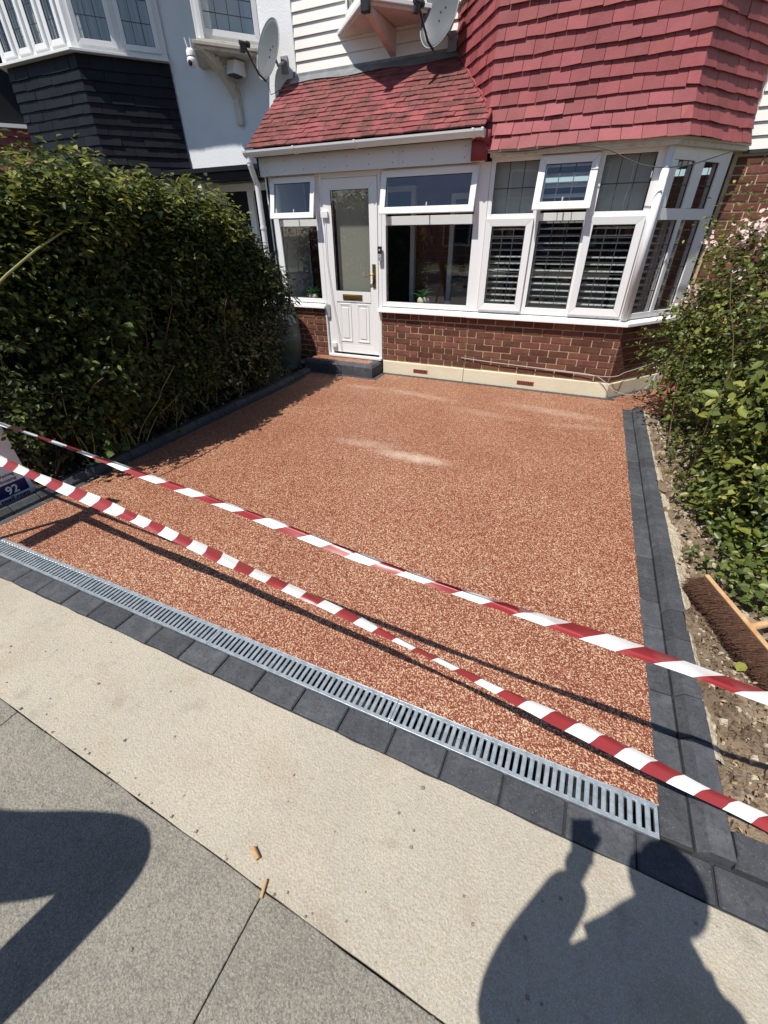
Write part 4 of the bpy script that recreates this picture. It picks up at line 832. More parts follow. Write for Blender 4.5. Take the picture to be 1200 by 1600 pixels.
# --- the left hedge: a rounded wall of privet, X about -4.75..-3.6
hy = np.array([.6,1.4,2.3,3.06,4.0,4.6,5.0,5.32]); hz = np.array([1.74,1.78,1.84,1.88,1.74,1.52,1.36,1.1])
def hedge_pts(n, y0, y1, inset=0., cx=-4.2, hw=.62):
    y = rng.uniform(y0,y1,n); zt = np.interp(y,hy,hz); a = rng.uniform(-.42,1.12,n)*math.pi*.5     # a: 0 = facing the drive, pi/2 = top
    a = np.where(rng.random(n) < .55, a, rng.uniform(-.95,1.9,n)*.5*math.pi*.5+.3)
    # superellipse section
    zc = zt*.52; rz_ = zt*.48
    c, s = np.cos(a), np.sin(a); e = .55
    x = cx+(hw)*np.sign(c)*np.abs(c)**e; z = zc+rz_*np.sign(s)*np.abs(s)**e
    P = np.stack([x,y,z],1); N = np.stack([c/hw,np.zeros(n),s/rz_],1); N /= np.linalg.norm(N,axis=1,keepdims=True)
    endn = np.clip((y-4.45)/.25,0,1)[:,None]*np.array([[0,1.,0]]); N = N+endn
    low = np.clip((.9-z)/.9,0,1)
    P = P+N*(bumpy(P,1.9,.22)+bumpy(P,5.5,.10)-inset-.24*low)[:,None]
    P[:,2] = np.maximum(P[:,2], .06)
    return P, N
HG = thing('privet_hedge',(-4.2,3.2,0),'tall dark green privet hedge along the left side of the driveway','hedge')
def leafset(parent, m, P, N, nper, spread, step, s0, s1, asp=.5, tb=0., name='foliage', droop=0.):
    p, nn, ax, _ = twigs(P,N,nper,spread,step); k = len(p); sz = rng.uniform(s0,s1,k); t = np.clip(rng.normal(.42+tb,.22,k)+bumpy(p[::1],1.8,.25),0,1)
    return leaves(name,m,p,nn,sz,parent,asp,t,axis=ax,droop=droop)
P, N = hedge_pts(4800,1.6,4.45); leafset(HG,'lf_privet',P,N,7,.6,.032,.036,.062,.52)
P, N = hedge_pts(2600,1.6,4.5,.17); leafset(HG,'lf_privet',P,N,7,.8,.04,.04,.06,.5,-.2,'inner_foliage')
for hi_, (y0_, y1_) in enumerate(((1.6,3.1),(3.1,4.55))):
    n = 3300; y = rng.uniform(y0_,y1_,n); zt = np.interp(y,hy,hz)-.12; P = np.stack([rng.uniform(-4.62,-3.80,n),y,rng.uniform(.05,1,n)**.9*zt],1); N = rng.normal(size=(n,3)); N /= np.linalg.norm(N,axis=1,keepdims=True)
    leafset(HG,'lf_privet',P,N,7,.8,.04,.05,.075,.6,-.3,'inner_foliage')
P, N = hedge_pts(900,1.6,4.5,-.05); k = P[:,2] > 1.55; leafset(HG,'lf_privet',P[k],N[k]+np.array([0,0,1.]),9,.4,.034,.045,.085,.5,.30,'shoots')
# far end: laurel-like long drooping leaves
LH = thing('laurel_shrub',(-4.2,5.0,0),'dark shrub with long drooping leaves at the hedge end by the water butt','shrub')
P, N = hedge_pts(1500,4.1,4.72,.02,-4.2,.50); leafset(LH,'lf_dark',P,N,7,.55,.04,.06,.10,.30,.0,'foliage',.5)
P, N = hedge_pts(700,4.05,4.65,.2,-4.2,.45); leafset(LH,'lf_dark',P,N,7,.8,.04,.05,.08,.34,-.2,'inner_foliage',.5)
RS = thing('red_tipped_shrub',(-4.55,5.05,0),'shrub with red young leaves poking above the far end of the hedge','shrub')
P = np.stack([rng.uniform(-4.95,-4.15,60),rng.uniform(4.3,5.0,60),rng.uniform(1.32,1.60,60)],1); leafset(RS,'lf_red',P,np.tile([[.1,-.2,1.]],(60,1)),9,.5,.028,.05,.085,.25,.25)
canes('stem','bark',RS,[wander((-4.6+random.uniform(-.2,.2),5.0,.0),(0,0,1),1.8,8,.15) for k in range(5)],.012)
canes('branch','bark',HG,[wander((-4.15+random.uniform(-.12,.3),random.uniform(1.7,4.5),.0),(random.uniform(-.1,.25),random.uniform(-.35,.2),1),random.uniform(.8,1.5),9,.25) for k in range(75)],.013,.004)
canes('twig','bark',HG,[wander((-3.78+random.uniform(-.1,.12),random.uniform(1.7,4.4),random.uniform(.05,.7)),(random.uniform(-.1,.22),random.uniform(-.7,.5),1),random.uniform(.3,.7),7,.35) for k in range(110)],.005,.002)
sh_, cs_ = [], []
for k in range(46):
    y = random.uniform(1.7,4.5); x = -4.2+random.uniform(-.35,.50); z = float(np.interp(y,hy,hz))-.12-.25*max(0,x+3.95); w_ = wander((x,y,z),(random.gauss(.1,.3),random.gauss(-.1,.35),1),random.uniform(.22,.48),6,.25); cs_.append(w_); sh_ += [tuple(p) for p in w_[2:]]
canes('shoot_stem','cane',HG,cs_,.004,.0015); sh_ = np.array(sh_); leafset(HG,'lf_privet',sh_,np.tile([[.1,-.1,1.]],(len(sh_),1)),4,.9,.022,.035,.06,.5,.3,'long_shoots')
canes('bare_twig','cane',HG,[wander((-3.66+random.uniform(-.12,.06),random.uniform(1.8,4.4),random.uniform(.03,.5)),(random.uniform(-.12,.14),random.uniform(-.6,.6),1),random.uniform(.25,.8),7,.3) for k in range(70)],.0045,.0015)
VS = thing('variegated_shrub',(-3.72,4.25,0),'low shrub with cream edged leaves in front of the dark hedge','shrub')
n = 420; a = rng.uniform(0,2*math.pi,n); e = rng.uniform(-.2,1.4,n); N = np.stack([np.cos(a)*np.cos(e),np.sin(a)*np.cos(e),np.sin(e)],1); P = np.array([-3.74,4.05,.46])+N*np.array([.22,.50,.44]); P = P+N*bumpy(P,5,.1)[:,None]; leafset(VS,'lf_varieg',P,N,7,.7,.03,.03,.048,.55)
canes('stem','bark',VS,[wander((-3.76,4.2+random.uniform(-.2,.2),0),(random.uniform(-.4,.1),random.uniform(-.5,.3),1),.6,6,.2) for k in range(12)],.006)
# bramble-like plant near the left edge of the picture
BR = thing('bramble',(-3.75,2.1,0),'straggly plant with larger lobed leaves and bare canes at the near end of the hedge','plant')
P = np.stack([rng.normal(-3.66,.10,70),2.25+np.abs(rng.normal(0,.3,70)),rng.normal(1.02,.14,70)],1); leafset(BR,'lf_bram',P,np.tile([[.5,-.3,.8]],(70,1)),4,.8,.05,.07,.12,.75,.1)
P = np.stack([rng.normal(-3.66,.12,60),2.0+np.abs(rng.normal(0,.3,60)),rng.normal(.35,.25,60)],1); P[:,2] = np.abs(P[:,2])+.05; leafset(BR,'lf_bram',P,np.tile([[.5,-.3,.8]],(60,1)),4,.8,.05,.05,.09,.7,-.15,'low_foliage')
canes('cane','cane',BR,[wander((-3.74+random.uniform(-.05,.1),2.25+random.uniform(-.35,.35),0),(random.uniform(-.1,.15),random.uniform(-.5,.5),1),random.uniform(.6,1.1),8,.25) for k in range(14)],.006,.0025)
GC = setp(B().tube([(-3.35,1.35,1.28),(-3.33,1.55,1.40),(-3.34,1.75,1.52),(-3.38,2.0,1.64),(-3.46,2.3,1.75),(-3.56,2.62,1.83)],[.008,.008,.0075,.007,.006,.004],7).build('arching_stem','cane',smooth=True),'long bare green stem arching out in front of the hedge','stem')
# low weeds along the left kerb
P = np.stack([rng.uniform(-3.95,-3.6,160),rng.uniform(1.65,5.1,160),rng.uniform(.01,.12,160)],1); o = leafset(None,'lf_varieg',P,np.tile([[.3,-.3,1.]],(160,1)),5,.9,.03,.02,.04,.6,-.25,'ground_weeds'); setp(o,'low weeds and ivy scattered on the dark soil under the hedge','weeds')
# --- right-hand rose bush
RB_ = thing('rose_bush',(1.45,4.5,0),'leafy rose bush with clusters of pale pink flowers on the right of the driveway','rose bush')
ell = [((1.42,4.95,1.0),(.66,.80,.80),1700),((1.62,4.05,.92),(.62,.72,.90),1900),((1.62,3.15,.62),(.55,.70,.72),1600),((1.02,5.15,.62),(.38,.55,.52),750),((1.25,4.3,.45),(.42,.7,.42),700),((1.22,3.2,.38),(.30,.55,.34),450)]
AP, AN = [], []
for c, r, k in ell:
    v = rng.normal(size=(k,3)); v /= np.linalg.norm(v,axis=1,keepdims=True); P = np.array(c)+v*np.array(r)*rng.uniform(.78,1.02,(k,1)); P = P+v*(bumpy(P,2.4,.24)+bumpy(P,7,.09))[:,None]; q = P[:,2] > .08; AP.append(P[q]); AN.append(v[q])
AP, AN = np.concatenate(AP), np.concatenate(AN)
q = ~((AP[:,2] < .5) & (AP[:,0] < 1.12) & (AP[:,1] > 3.9) & (rng.random(len(AP)) < .72)); AP, AN = AP[q], AN[q]
front = rng.random(len(AP)) < .6
leafset(RB_,'lf_rose',AP[front],AN[front],6,.7,.034,.026,.058,.56,.05); leafset(RB_,'lf_privet',AP[~front]-AN[~front]*.1,AN[~front],6,.7,.036,.034,.055,.55,-.05,'inner_foliage')
q = (AP[:,1] < 3.7) & (AN[:,0] < .3); leafset(RB_,'lf_rose',AP[q][:420]+AN[q][:420]*.04,AN[q][:420],5,.5,.05,.06,.095,.55,.22,'large_leaves')
canes('stem','bark',RB_,[wander((1.35+random.gauss(0,.22),random.uniform(2.9,5.2),0),(random.gauss(0,.25),random.gauss(0,.25),1),random.uniform(.9,1.6),8,.22) for k in range(22)]+[wander((.95+random.uniform(-.04,.2),5.1+random.uniform(-.3,.2),0),(random.gauss(-.1,.2),random.gauss(0,.2),1),random.uniform(.5,1.0),7,.22) for k in range(10)],.006,.002)
canes('shoot','cane',RB_,[wander((1.0+random.uniform(0,.45),4.9+random.uniform(-.5,.5),1.55+random.uniform(-.1,.15)),(random.uniform(-.5,.1),random.uniform(-.3,.3),1),random.uniform(.25,.55),6,.25) for k in range(5)],.003,.0015)
P = np.stack([rng.uniform(.7,1.15,40),rng.uniform(4.7,5.5,40),rng.uniform(1.45,2.0,40)],1); leafset(RB_,'lf_rose',P,np.tile([[-.3,-.3,1.]],(40,1)),4,.9,.05,.03,.05,.55,.0,'sparse_leaves')
FC = [(.80,5.2,1.24,.05,24),(.82,5.15,1.10,.07,34),(1.00,5.05,1.62,.11,60),(1.14,5.0,1.72,.09,50),(1.12,4.5,1.80,.10,70),(1.19,4.25,1.84,.08,50),(.85,5.35,1.58,.05,16),(.80,5.4,.50,.04,10),(1.02,4.95,1.36,.05,12)]
V_, N_, S_, A_ = [], [], [], []
for (x,y,z,r,k) in FC:
    for i in range(k):
        c = np.array([x,y,z])+rng.normal(size=3)*r*np.array([1,1,.6]); fn = np.array([-.2,-.6,.8])+rng.normal(size=3)*.5; fn /= np.linalg.norm(fn); t = np.cross(fn,[0,0,1.]); t /= np.linalg.norm(t); s = np.cross(fn,t)
        for j in range(5): a = 2*math.pi*j/5+i; d = t*math.cos(a)+s*math.sin(a); V_.append(c); N_.append(fn-.2*d); A_.append(d); S_.append(.019)
leaves('flower',  'petal', np.array(V_), np.array(N_), np.array(S_), RB_, .95, None, .15, axis=np.array(A_)*3, label='clusters of small pale pink and cream flowers')
IV = thing('ground_ivy',(1.15,2.5,0),'low leafy plant trailing over the soil beyond the broom head on the right','plant')
k = 520; P = np.stack([.98+np.abs(rng.normal(0,.30,k)),rng.normal(2.78,.42,k),rng.uniform(.06,.15,k)],1); P[:,2] += .12*np.clip(P[:,0]-1.0,0,1); q = (P[:,1] > 2.12+0*(P[:,0])) ; P = P[q]
leafset(IV,'lf_rose',P,np.tile([[-.1,-.3,1.]],(len(P),1)),3,.8,.04,.028,.062,.72,.0); 
k = 90; P = np.stack([rng.uniform(.84,1.05,k),rng.uniform(2.3,4.7,k),rng.uniform(.05,.10,k)],1); leafset(IV,'lf_rose',P,np.tile([[-.1,-.3,1.]],(k,1)),3,.8,.03,.025,.05,.62,-.1,'creeping_leaves')
# dead leaves, clods and stones over the bed
k = 4200; P = np.stack([.80+np.abs(rng.normal(0,.45,k)),rng.uniform(1.0,5.0,k),np.zeros(k)],1); P[:,0] += .0; P[:,2] = [soilz(x,y)+random.uniform(.004,.03) for x,y,_ in P]
o = leaves('leaf_litter','lf_dead',P,np.tile([[0,0,1.]],(k,1))+rng.normal(size=(k,3))*.5,rng.uniform(.006,.022,k)*np.where(rng.random(k)<.06,1.9,1),None,.5,None,.5); setp(o,'dry brown leaves scattered over the bare soil on the right','leaf litter')
b = B()
for i in range(1500):
    x = .80+abs(random.gauss(0,.3)); y = rng.uniform(1.0,4.9); s = abs(random.gauss(.006,.007))+.003; z = soilz(x,y); q = [(random.uniform(.6,1.2)*s*c1,random.uniform(.6,1.2)*s*c2) for c1,c2 in ((-1,-1),(1,-1),(1,1),(-1,1))]
    b.hexa([(x+a,y+c,z-.01) for a,c in q],[(x+a*.6,y+c*.6,z+s*random.uniform(.4,1.1)) for a,c in q],0 if random.random() < .6 else 1)
setp(b.build('soil_crumbs',['soil','haunch'],kind='stuff'),'loose crumbs of soil and mortar on the bed','soil')
for (x,y,s,lab,m) in ((1.02,1.28,.05,'pale curled dead leaf lying on the soil near the front kerb','lf_dead'),(.93,1.72,.04,'yellow green leaf curled on the soil below the broom head','lf_rose'),(1.08,1.55,.05,'tan oak shaped dead leaf on the soil by the broom','lf_dead')):
    o = leaves('fallen_leaf',m,np.array([[x,y,soilz(x,y)+.016]]),np.array([[-.2,-.3,1.]]),np.array([s*1.5]),None,.75,np.array([.9]),.55,axis=np.array([[1.,.3,0]])); del o['kind']; setp(o,lab,'leaf','single leaves lying on the soil')
# ================================================================== BARRIER TAPES
def tape(label, ctrl, width, period, twist):
    T = thing('barrier_tape', ctrl[0], label, 'barrier tape', 'barrier tapes across the driveway')
    P = [Vector(p) for p in ctrl]; out = []
    for i in range(len(P)-1):
        p0, p1, p2, p3 = P[max(i-1,0)], P[i], P[i+1], P[min(i+2,len(P)-1)]
        for k in range(40): t = k/40; out.append(.5*((2*p1)+(p2-p0)*t+(2*p0-5*p1+4*p2-p3)*t*t+(3*p1-p0-3*p2+p3)*t**3))
    out.append(P[-1]); d = [0]
    for a, c in zip(out,out[1:]): d.append(d[-1]+(c-a).length)
    L = d[-1]; nw = 6
    def at(s):
        s = min(max(s,0),L-1e-6); lo = max(i for i in range(len(d)) if d[i] <= s) if False else int(np.searchsorted(d,s,'right')-1); lo = min(lo,len(out)-2); t = (s-d[lo])/(d[lo+1]-d[lo]); return out[lo].lerp(out[lo+1],t), (out[lo+1]-out[lo]).normalized()
    def pt(s, a):                     # a across the tape: -1..1 ; stripes are slanted
        p, tg = at(s); th, wf, cr = twist(p.x); up_ = (Z_-tg*tg.z).normalized(); sd = tg.cross(up_); v = up_*math.cos(th)+sd*math.sin(th); nn = tg.cross(v)
        return p+v*(a*width*.5*wf*(1+.12*math.sin(s*7.3)+.06*math.sin(s*17)))+nn*(cr*(abs(a-.35*math.sin(s*2.3))**1.1)*width*.5+.0012*math.sin(a*3+s*13)+.0006*math.sin(s*41+a*2))
    s0 = 0; k = 0; st = 5
    while s0 < L:
        s1 = min(s0+period,L); b = B()
        for i in range(st+1):
            for j in range(nw+1): a = -1+2*j/nw; b.v.append(tuple(pt(s0+(s1-s0)*i/st+.5*width*a*SK,a)))
        for i in range(st):
            for j in range(nw): q = i*(nw+1)+j; b.f.append((q,q+1,q+nw+2,q+nw+1)); b.m.append(0)
        b.build('red_stripe' if k%2 else 'white_stripe','taper' if k%2 else 'tapew',T,smooth=True); s0 = s1; k += 1
SK = 1.0
tw1 = lambda x: (-.35-.30*math.sin(x*3.7)-.25*math.sin(x*1.3+1), .44 if x < -.7 else .44+.10*min(1,(x+.7)), .55)
tape('upper red and white barrier tape sagging across the driveway', [(-4.3,.97,1.16),(-3.1,.97,1.05),(-2.422,.97,.997),(-1.86,.97,.952),(-1.398,.97,.900),(-.964,.97,.857),(-.546,.97,.815),(-.231,.97,.789),(.151,.97,.761),(.471,.97,.737),(.614,.97,.723),(1.3,.97,.67)], .062, .094, tw1)
SK = .55
tw2 = lambda x: (-.55+.22*math.sin(x*4.1)+.95*math.exp(-((x+.30)/.33)**2), .92-.40*math.exp(-((x+.34)/.33)**2), .35)
tape('lower red and white barrier tape with a twist in the middle, nearest the drain', [(-3.22,1.03,.76),(-2.846,1.05,.678),(-2.335,1.05,.614),(-1.773,1.05,.550),(-1.292,1.05,.485),(-.79,1.05,.416),(-.493,1.05,.369),(-.22,1.05,.318),(.036,1.05,.262),(.268,1.05,.216),(.487,1.05,.173),(.696,1.05,.125),(.884,1.05,.093),(1.29,.98,.06)], .060, .088, tw2)
SK_ = thing('barrier_stake',(1.30,.97,0),'thin steel road pin holding the right-hand ends of the barrier tapes','stake'); b = B(); b.tube([(1.30,.97,-.1),(1.30,.97,.86)],.008,8); b.build('pin','steel',SK_); b = B(); b.lathe((1.30,.97,.67),[(.012,-.03),(.018,-.02),(.018,.02),(.012,.03)],10); b.lathe((1.30,.97,.06),[(.012,-.03),(.018,-.02),(.018,.02),(.012,.03)],10); b.build('tape_knot','tapew',SK_)
# ================================================================== BROOMS
def broom(label, o, u, v, n, L, handle, hd):      # u along the stock, v towards the bristle tips, n thickness
    T = thing('broom_head', o, label, 'broom'); o,u,v,n = Vector(o),Vector(u).normalized(),Vector(v).normalized(),Vector(n).normalized()
    B().obox(o,u,v,n,0,-.022,-.033,L,.0,.033).build('stock','wood',T,bevel=.004)
    V,F = [],[]; nb = 5200; aa = rng.uniform(.008,L-.008,nb); cc = rng.uniform(-.028,.028,nb)
    b = B(); b.obox(o,u,v,n,.006,.0,-.022,L-.006,.035,.022); b.build('bristle_core','bristle',T)
    for i in range(nb):
        p = o+u*float(aa[i])+n*float(cc[i]); q = p+v*random.uniform(.078,.122)+u*random.gauss(0,.013)+n*(float(cc[i])*.45+random.gauss(0,.008)); s = u*.0010; k = len(V); V += [tuple(p-s),tuple(p+s),tuple(q+s*.6),tuple(q-s*.6)]; F.append((k,k+1,k+2,k+3))
    me = bpy.data.meshes.new('bristles'); me.from_pydata(V,[],F); me.materials.append(Mt['bristle']); setp(link('bristles',me,T),kind='stuff')
    h = o+u*(L*.5); a = Vector(hd).normalized(); b = B(); b.tube([h-v*.01,h+a*handle],[.019,.017],14); 
    b.build('handle','wood',T,smooth=False)
    if handle < .4: B().tube([h+a*handle*.93,h+a*(handle+.002)],[.0145,.0145],12).build('socket_hole','dark',T)
    return T
broom('broad brown bristled broom head lying on its side on the soil', (.868,2.300,.105),(.235,-.55,-.02),(-.88,-.36,-.30),(-.25,-.15,.95),.68,.15,(.82,.34,.40))
broom('broom standing on end beside the board, propping up the barrier tapes', (-3.37,1.10,1.16),(.13,-.24,-.80),tuple(-Vector((.13,-.24,-.80)).cross(SUN)),tuple(SUN),.86,1.3,(-.35,-.52,-.66))
# ================================================================== SIGN BOARD
SG = thing('sign_board',(-3.79,1.1,0),'white contractor advertising board standing at the left edge of the driveway','sign')
SX = -3.775; B().box(SX-.012,.62,.0,SX,1.505,.80).build('board','signw',SG,bevel=.003)
B().box(SX-.002,.64,.055,SX+.003,1.475,.148).build('blue_band','signb',SG)
def text(s, yright, z, size, m, parent, bold=.0):
    c = bpy.data.curves.new('lettering','FONT'); c.body = s; c.size = size; c.align_x = 'RIGHT'; c.extrude = .0008; c.offset = bold
    o = bpy.data.objects.new('lettering',c); COL.objects.link(o); bpy.context.view_layer.update(); dg = bpy.context.evaluated_depsgraph_get(); me = bpy.data.meshes.new_from_object(o.evaluated_get(dg)); bpy.data.objects.remove(o)
    Mx = Matrix(((0,0,1,SX+.005),(1,0,0,yright),(0,1,0,z),(0,0,0,1))); me.transform(Mx); me.materials.clear(); me.materials.append(Mt[m]); return link('lettering',me,parent)
text('mail.com',1.462,.013,.056,'signb',SG,.001); text('92',1.408,.068,.088,'signw',SG,.0015); text('Landscaping',1.425,.166,.034,'signb',SG); text('Power Washing',1.425,.203,.034,'signb',SG)
# ================================================================== LITTER ON THE PAVEMENT
b = B(); b.tube([(-.645,.318,.010),(-.610,.300,.010)],.0075,10); setp(b.build('cigarette_end','wood',smooth=False),'short orange cigarette end lying on the pale concrete by the joint','cigarette end')
b = B(); b.tube([(-.553,.268,.008),(-.540,.225,.008)],.0055,10); setp(b.build('cigarette_end','wood',smooth=False),'longer orange cigarette end wedged in the joint between two slabs','cigarette end')
b = B()
for i in range(150):
    x = rng.uniform(-2.4,.9); y = (JY(x)+rng.normal(0,.02)) if i%2 else rng.uniform(-.1,.74); s = abs(random.gauss(.0022,.0018))+.001; b.hexa([(x-s,y-s,0),(x+s,y-s*.7,0),(x+s*.8,y+s,0),(x-s,y+s*.9,0)],[(x-s*.5,y-s*.5,s*1.2),(x+s*.5,y-s*.5,s),(x+s*.5,y+s*.5,s*1.3),(x-s*.5,y+s*.5,s)])
setp(b.build('grit','slab',kind='stuff'),'scattered grit and crumbs on the pavement','grit')
# ================================================================== PEOPLE BEHIND THE CAMERA (only their shadows fall into the picture)
def skin(name, verts, edges, m, parent, root=0, sub=2):
    me = bpy.data.meshes.new(name); me.from_pydata([v[:3] for v in verts],edges,[]); o = bpy.data.objects.new(name,me); COL.objects.link(o)
    md = o.modifiers.new('skin','SKIN'); md.use_smooth_shade = True; sv = me.skin_vertices[0].data
    for i,v in enumerate(verts): sv[i].radius = (v[3], v[4] if len(v) > 4 else v[3]); sv[i].use_root = (i == root)
    o.modifiers.new('sub','SUBSURF').levels = sub; o.modifiers['sub'].render_levels = sub
    bpy.context.view_layer.update(); me2 = bpy.data.meshes.new_from_object(o.evaluated_get(bpy.context.evaluated_depsgraph_get())); bpy.data.objects.remove(o); me2.materials.clear(); me2.materials.append(Mt[m]); me2.polygons.foreach_set('use_smooth',[True]*len(me2.polygons)); me2.name = name
    return link(name, me2, parent)
def hand(parent, w, d, side, palm, grip=.6):
    w,d,side,palm = Vector(w),Vector(d).normalized(),Vector(side).normalized(),Vector(palm).normalized()
    V = [(*w,.022,.016),(*(w+d*.05),.030,.015),(*(w+d*.09),.032,.013)]; E_ = [(0,1),(1,2)]
    for i,(o_,l) in enumerate(((-.027,.062),(-.009,.072),(.009,.068),(.027,.052))):
        p = w+d*.09+side*o_; k = len(V); a = p+(d*math.cos(grip*.5)+palm*math.sin(grip*.5))*l*.45; c = a+(d*math.cos(grip*1.6)+palm*math.sin(grip*1.6))*l*.35; e = c+(d*math.cos(grip*2.4)+palm*math.sin(grip*2.4))*l*.25
        V += [(*p,.0085),(*a,.0085),(*c,.0078),(*e,.0065)]; E_ += [(2,k),(k,k+1),(k+1,k+2),(k+2,k+3)]
    k = len(V); t = w+d*.03-side*.03; V += [(*t,.012),(*(t-side*.022+d*.03+palm*.01),.010),(*(t-side*.022+d*.06+palm*.018),.0085)]; E_ += [(1,k),(k,k+1),(k+1,k+2)]
    skin('hand',V,E_,'skin',parent,1,1)
def person(label, base, hip, neck, sh, el, wr, head, face, sleeve=.062, group=None, neck_r=.068, hair=1., extra=()):
    T = thing('person',base,label,'person'); bx, by, _ = base; hip, neck, head = Vector(hip), Vector(neck), Vector(head); f = Vector(face).normalized(); sd = f.cross(Z_).normalized()
    fl, fr = Vector((bx,by,0))-sd*.11, Vector((bx,by,0))+sd*.11
    L = [hip+sd*.0, hip-sd*.10-Z_*.06, (hip-sd*.10).lerp(fl,.5)+f*.03, fl+Z_*.09, fl+f*.15+Z_*.04, hip+sd*.10-Z_*.06, (hip+sd*.10).lerp(fr,.5)+f*.03, fr+Z_*.09, fr+f*.15+Z_*.04]
    R_ = [(.16,.12),(.10,.10),(.065,.065),(.045,.045),(.04,.03),(.10,.10),(.065,.065),(.045,.045),(.04,.03)]
    V = [(*p,*r) for p,r in zip(L,R_)]; E_ = [(0,1),(1,2),(2,3),(3,4),(0,5),(5,6),(6,7),(7,8)]
    mid = hip.lerp(neck,.45); ch = hip.lerp(neck,.8); n0 = len(V); V += [(*mid,.18,.14),(*ch,.20,.14),(*neck,neck_r*1.15,neck_r*1.15),(*(neck.lerp(head,.55)),neck_r*.9,neck_r*.9)]; E_ += [(0,n0),(n0,n0+1),(n0+1,n0+2),(n0+2,n0+3)]
    for p_, r_ in extra: V.append((*p_,r_,r_)); E_.append((n0+2,len(V)-1))
    for s_,e_,w_ in zip(sh,el,wr):
        k = len(V); V += [(*s_,sleeve*1.15),(*e_,sleeve*.95),(*w_,sleeve*.72)]; E_ += [(n0+1,k),(k,k+1),(k+1,k+2)]
    body = skin('body',V,E_,'jacket',T,0,2)
    # head with face
    b = B(); bm = bmesh.new(); bmesh.ops.create_uvsphere(bm,u_segments=28,v_segments=20,radius=1)
    for v in bm.verts:
        x,y,z = v.co; x *= .075; y2 = y*.095; z2 = z*.118
        if z < 0: x *= 1-.28*(-z)**1.5; y2 *= 1-.12*(-z)
        v.co = head+sd*x+f*y2+Z_*z2
    me = bpy.data.meshes.new('head'); bm.to_mesh(me); bm.free(); me.materials.append(Mt['skin']); me.polygons.foreach_set('use_smooth',[True]*len(me.polygons)); hd_ = link('head',me,T)
    b = B(); b.poly([head+f*.092+Z_*.018,head+f*.118-Z_*.026,head+f*.09-Z_*.03+sd*.016,head+f*.09-Z_*.03-sd*.016],[(0,2,1),(0,1,3),(1,2,3),(0,3,2)]); b.build('nose','skin',hd_)
    for s in (-1,1):
        B().lathe(head+f*.084+sd*.03*s+Z_*.012,[(0,.008),(.008,.005),(.011,0)],10,axis=f).build('eye','blackplastic',hd_); B().lathe(head+sd*.075*s-Z_*.005,[(0,.012),(.02,.008),(.028,-.004),(.0,-.008)],12,axis=sd*s).build('ear','skin',hd_)
    B().obox(head-Z_*.058+f*.078,sd,Z_,f,-.022,-.004,-.004,.022,.004,.006).build('mouth','taper',hd_)
    bm = bmesh.new(); bmesh.ops.create_uvsphere(bm,u_segments=24,v_segments=16,radius=1); bmesh.ops.delete(bm,geom=[v for v in bm.verts if v.co.z < -.25 or (v.co.y > .55 and v.co.z < .45)],context='VERTS')
    for v in bm.verts: c = v.co.copy(); v.co = head+sd*c.x*.088*hair+f*(c.y*.105*hair-.004)+Z_*(c.z*.13+.006)
    me = bpy.data.meshes.new('hair'); bm.to_mesh(me); bm.free(); me.materials.append(Mt['hair']); me.polygons.foreach_set('use_smooth',[True]*len(me.polygons)); link('hair',me,T)
    return T, f, sd
PO = Vector((0,0,CAM_H))+bk*.012                # the phone that takes the picture
ph = thing('mobile_phone',PO,'mobile phone held up by the person taking the photograph','phone')
B().obox(PO,rt,up,bk,-.058,-.128,-.0,.018,.022,.009).build('phone_body','blackplastic',ph,bevel=.003)
B().obox(PO,rt,up,bk,-.056,-.126,.0092,.016,.020,.0098).build('screen','greyplastic',ph)
hw_ = PO-up*.13+bk*.04-rt*.02
T, f, sd = person('person in dark clothes standing on the pavement holding up a phone', (.30,-.42,0),(.29,-.40,.94),(.23,-.17,1.46),[(.05,-.25,1.40),(.41,-.19,1.37)],[(-.12,-.35,1.26),(.57,-.30,1.13)],[tuple(hw_-up*.01-rt*.03),(.58,-.30,.92)],(.25,-.055,1.67),(-.2,1,-.2),.088,neck_r=.095,hair=1.22,extra=(((.315,-.09,1.555),.085),((.15,-.15,1.50),.07)))
hand(T, hw_-up*.02-rt*.04, up+rt*.35, rt, bk*-.3+rt*.5, .5); hand(T,(.58,-.30,.92),(-.05,.15,-1),(0,1,0),(-1,0,0),.5)
T, f, sd = person('person in a loose dark jacket standing to the left of the photographer', (-2.12,-1.02,0),(-2.06,-.98,.95),(-2.16,-.90,1.47),[(-1.80,-.80,1.42),(-2.24,-.90,1.42)],[(-1.24,-.40,1.13),(-2.42,-1.02,1.17)],[(-1.30,-.84,.86),(-2.37,-.90,.93)],(-2.26,-.90,1.63),(.1,1,-.1),.12,extra=(((-1.70,-.72,1.20),.15),))
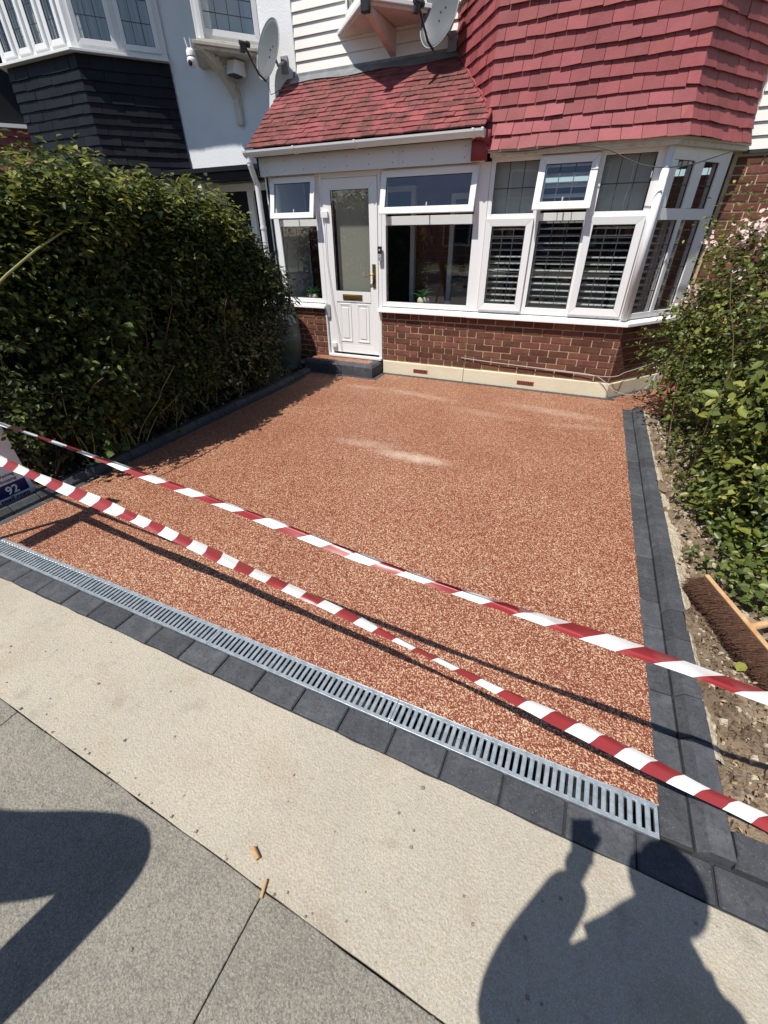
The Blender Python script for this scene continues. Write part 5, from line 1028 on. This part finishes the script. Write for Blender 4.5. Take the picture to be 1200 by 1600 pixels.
hand(T,(-1.30,-.84,.86),(-.1,-.5,-.8),(0,1,0),(-.5,0,0),.8); hand(T,(-2.37,-.90,.93),(0,.1,-1),(0,1,0),(1,0,0),.5)
# ================================================================== ACROSS THE STREET (seen only as reflections in the glass)
b = B(); b.box(-40,-12.0,-.11,40,-9.5,0); b.build('far_pavement','slab',kind='structure')
for k,(x0,lab) in enumerate(((-15,'brick house across the street opposite the black bay'),(-7.4,'brick house across the street opposite the porch'),(.2,'brick house across the street opposite the rose bush'))):
    F = thing('terraced_house',(x0+3.8,-21,0),lab,'house','houses across the street'); B().box(x0,-26,-.1,x0+7.55,-21,5.2).build('wall','farbrick',F)
    b = B(); b.prism([(x0-.1,-20.6,5.1),(x0-.1,-26.4,5.1),(x0-.1,-23.5,7.8)],(7.74,0,0)); b.build('roof','farroof',F)
    for wx in (1.0,4.6):
        for z0 in (.8,3.2):
            w_ = B(); rails(w_,(x0,-20.98,0),X_,Z_,(0,1,0),wx,wx+1.9,z0,z0+1.4,.08,-.05,.03); w_ = w_.build('window','upvc',F); B().box(x0+wx+.08,-20.999,z0+.08,x0+wx+1.82,-20.99,z0+1.32).build('pane','blacktile',w_)
    B().box(x0+3.2,-20.995,0,x0+4.1,-20.95,2.05).build('door','signb',F)
def tree(x,y,h,label):
    T = thing('street_tree',(x,y,0),label,'tree','trees across the street'); canes('trunk','bark',T,[wander((x,y,-.1),(0,0,1),h*.55,6,.06)],.16,.09); canes('limb','bark',T,[wander((x,y,h*.42),(random.gauss(0,.6),random.gauss(0,.6),1),h*.4,6,.2) for k in range(7)],.07,.02)
    v = rng.normal(size=(1300,3)); v /= np.linalg.norm(v,axis=1,keepdims=True); P = np.array([x,y,h*.68])+v*np.array([h*.3,h*.3,h*.33])*rng.uniform(.5,1.05,(1300,1)); P = P+v*bumpy(P,.7,.9)[:,None]
    p,nn,ax,_ = twigs(P,v,5,.7,.12); leaves('crown','lf_privet',p,nn,rng.uniform(.12,.22,len(p)),T,.55,axis=ax)
tree(3.5,-11.0,7.5,'green street tree on the far pavement opposite the bay'); tree(-9,-11,7,'green street tree on the far pavement opposite the hedge')
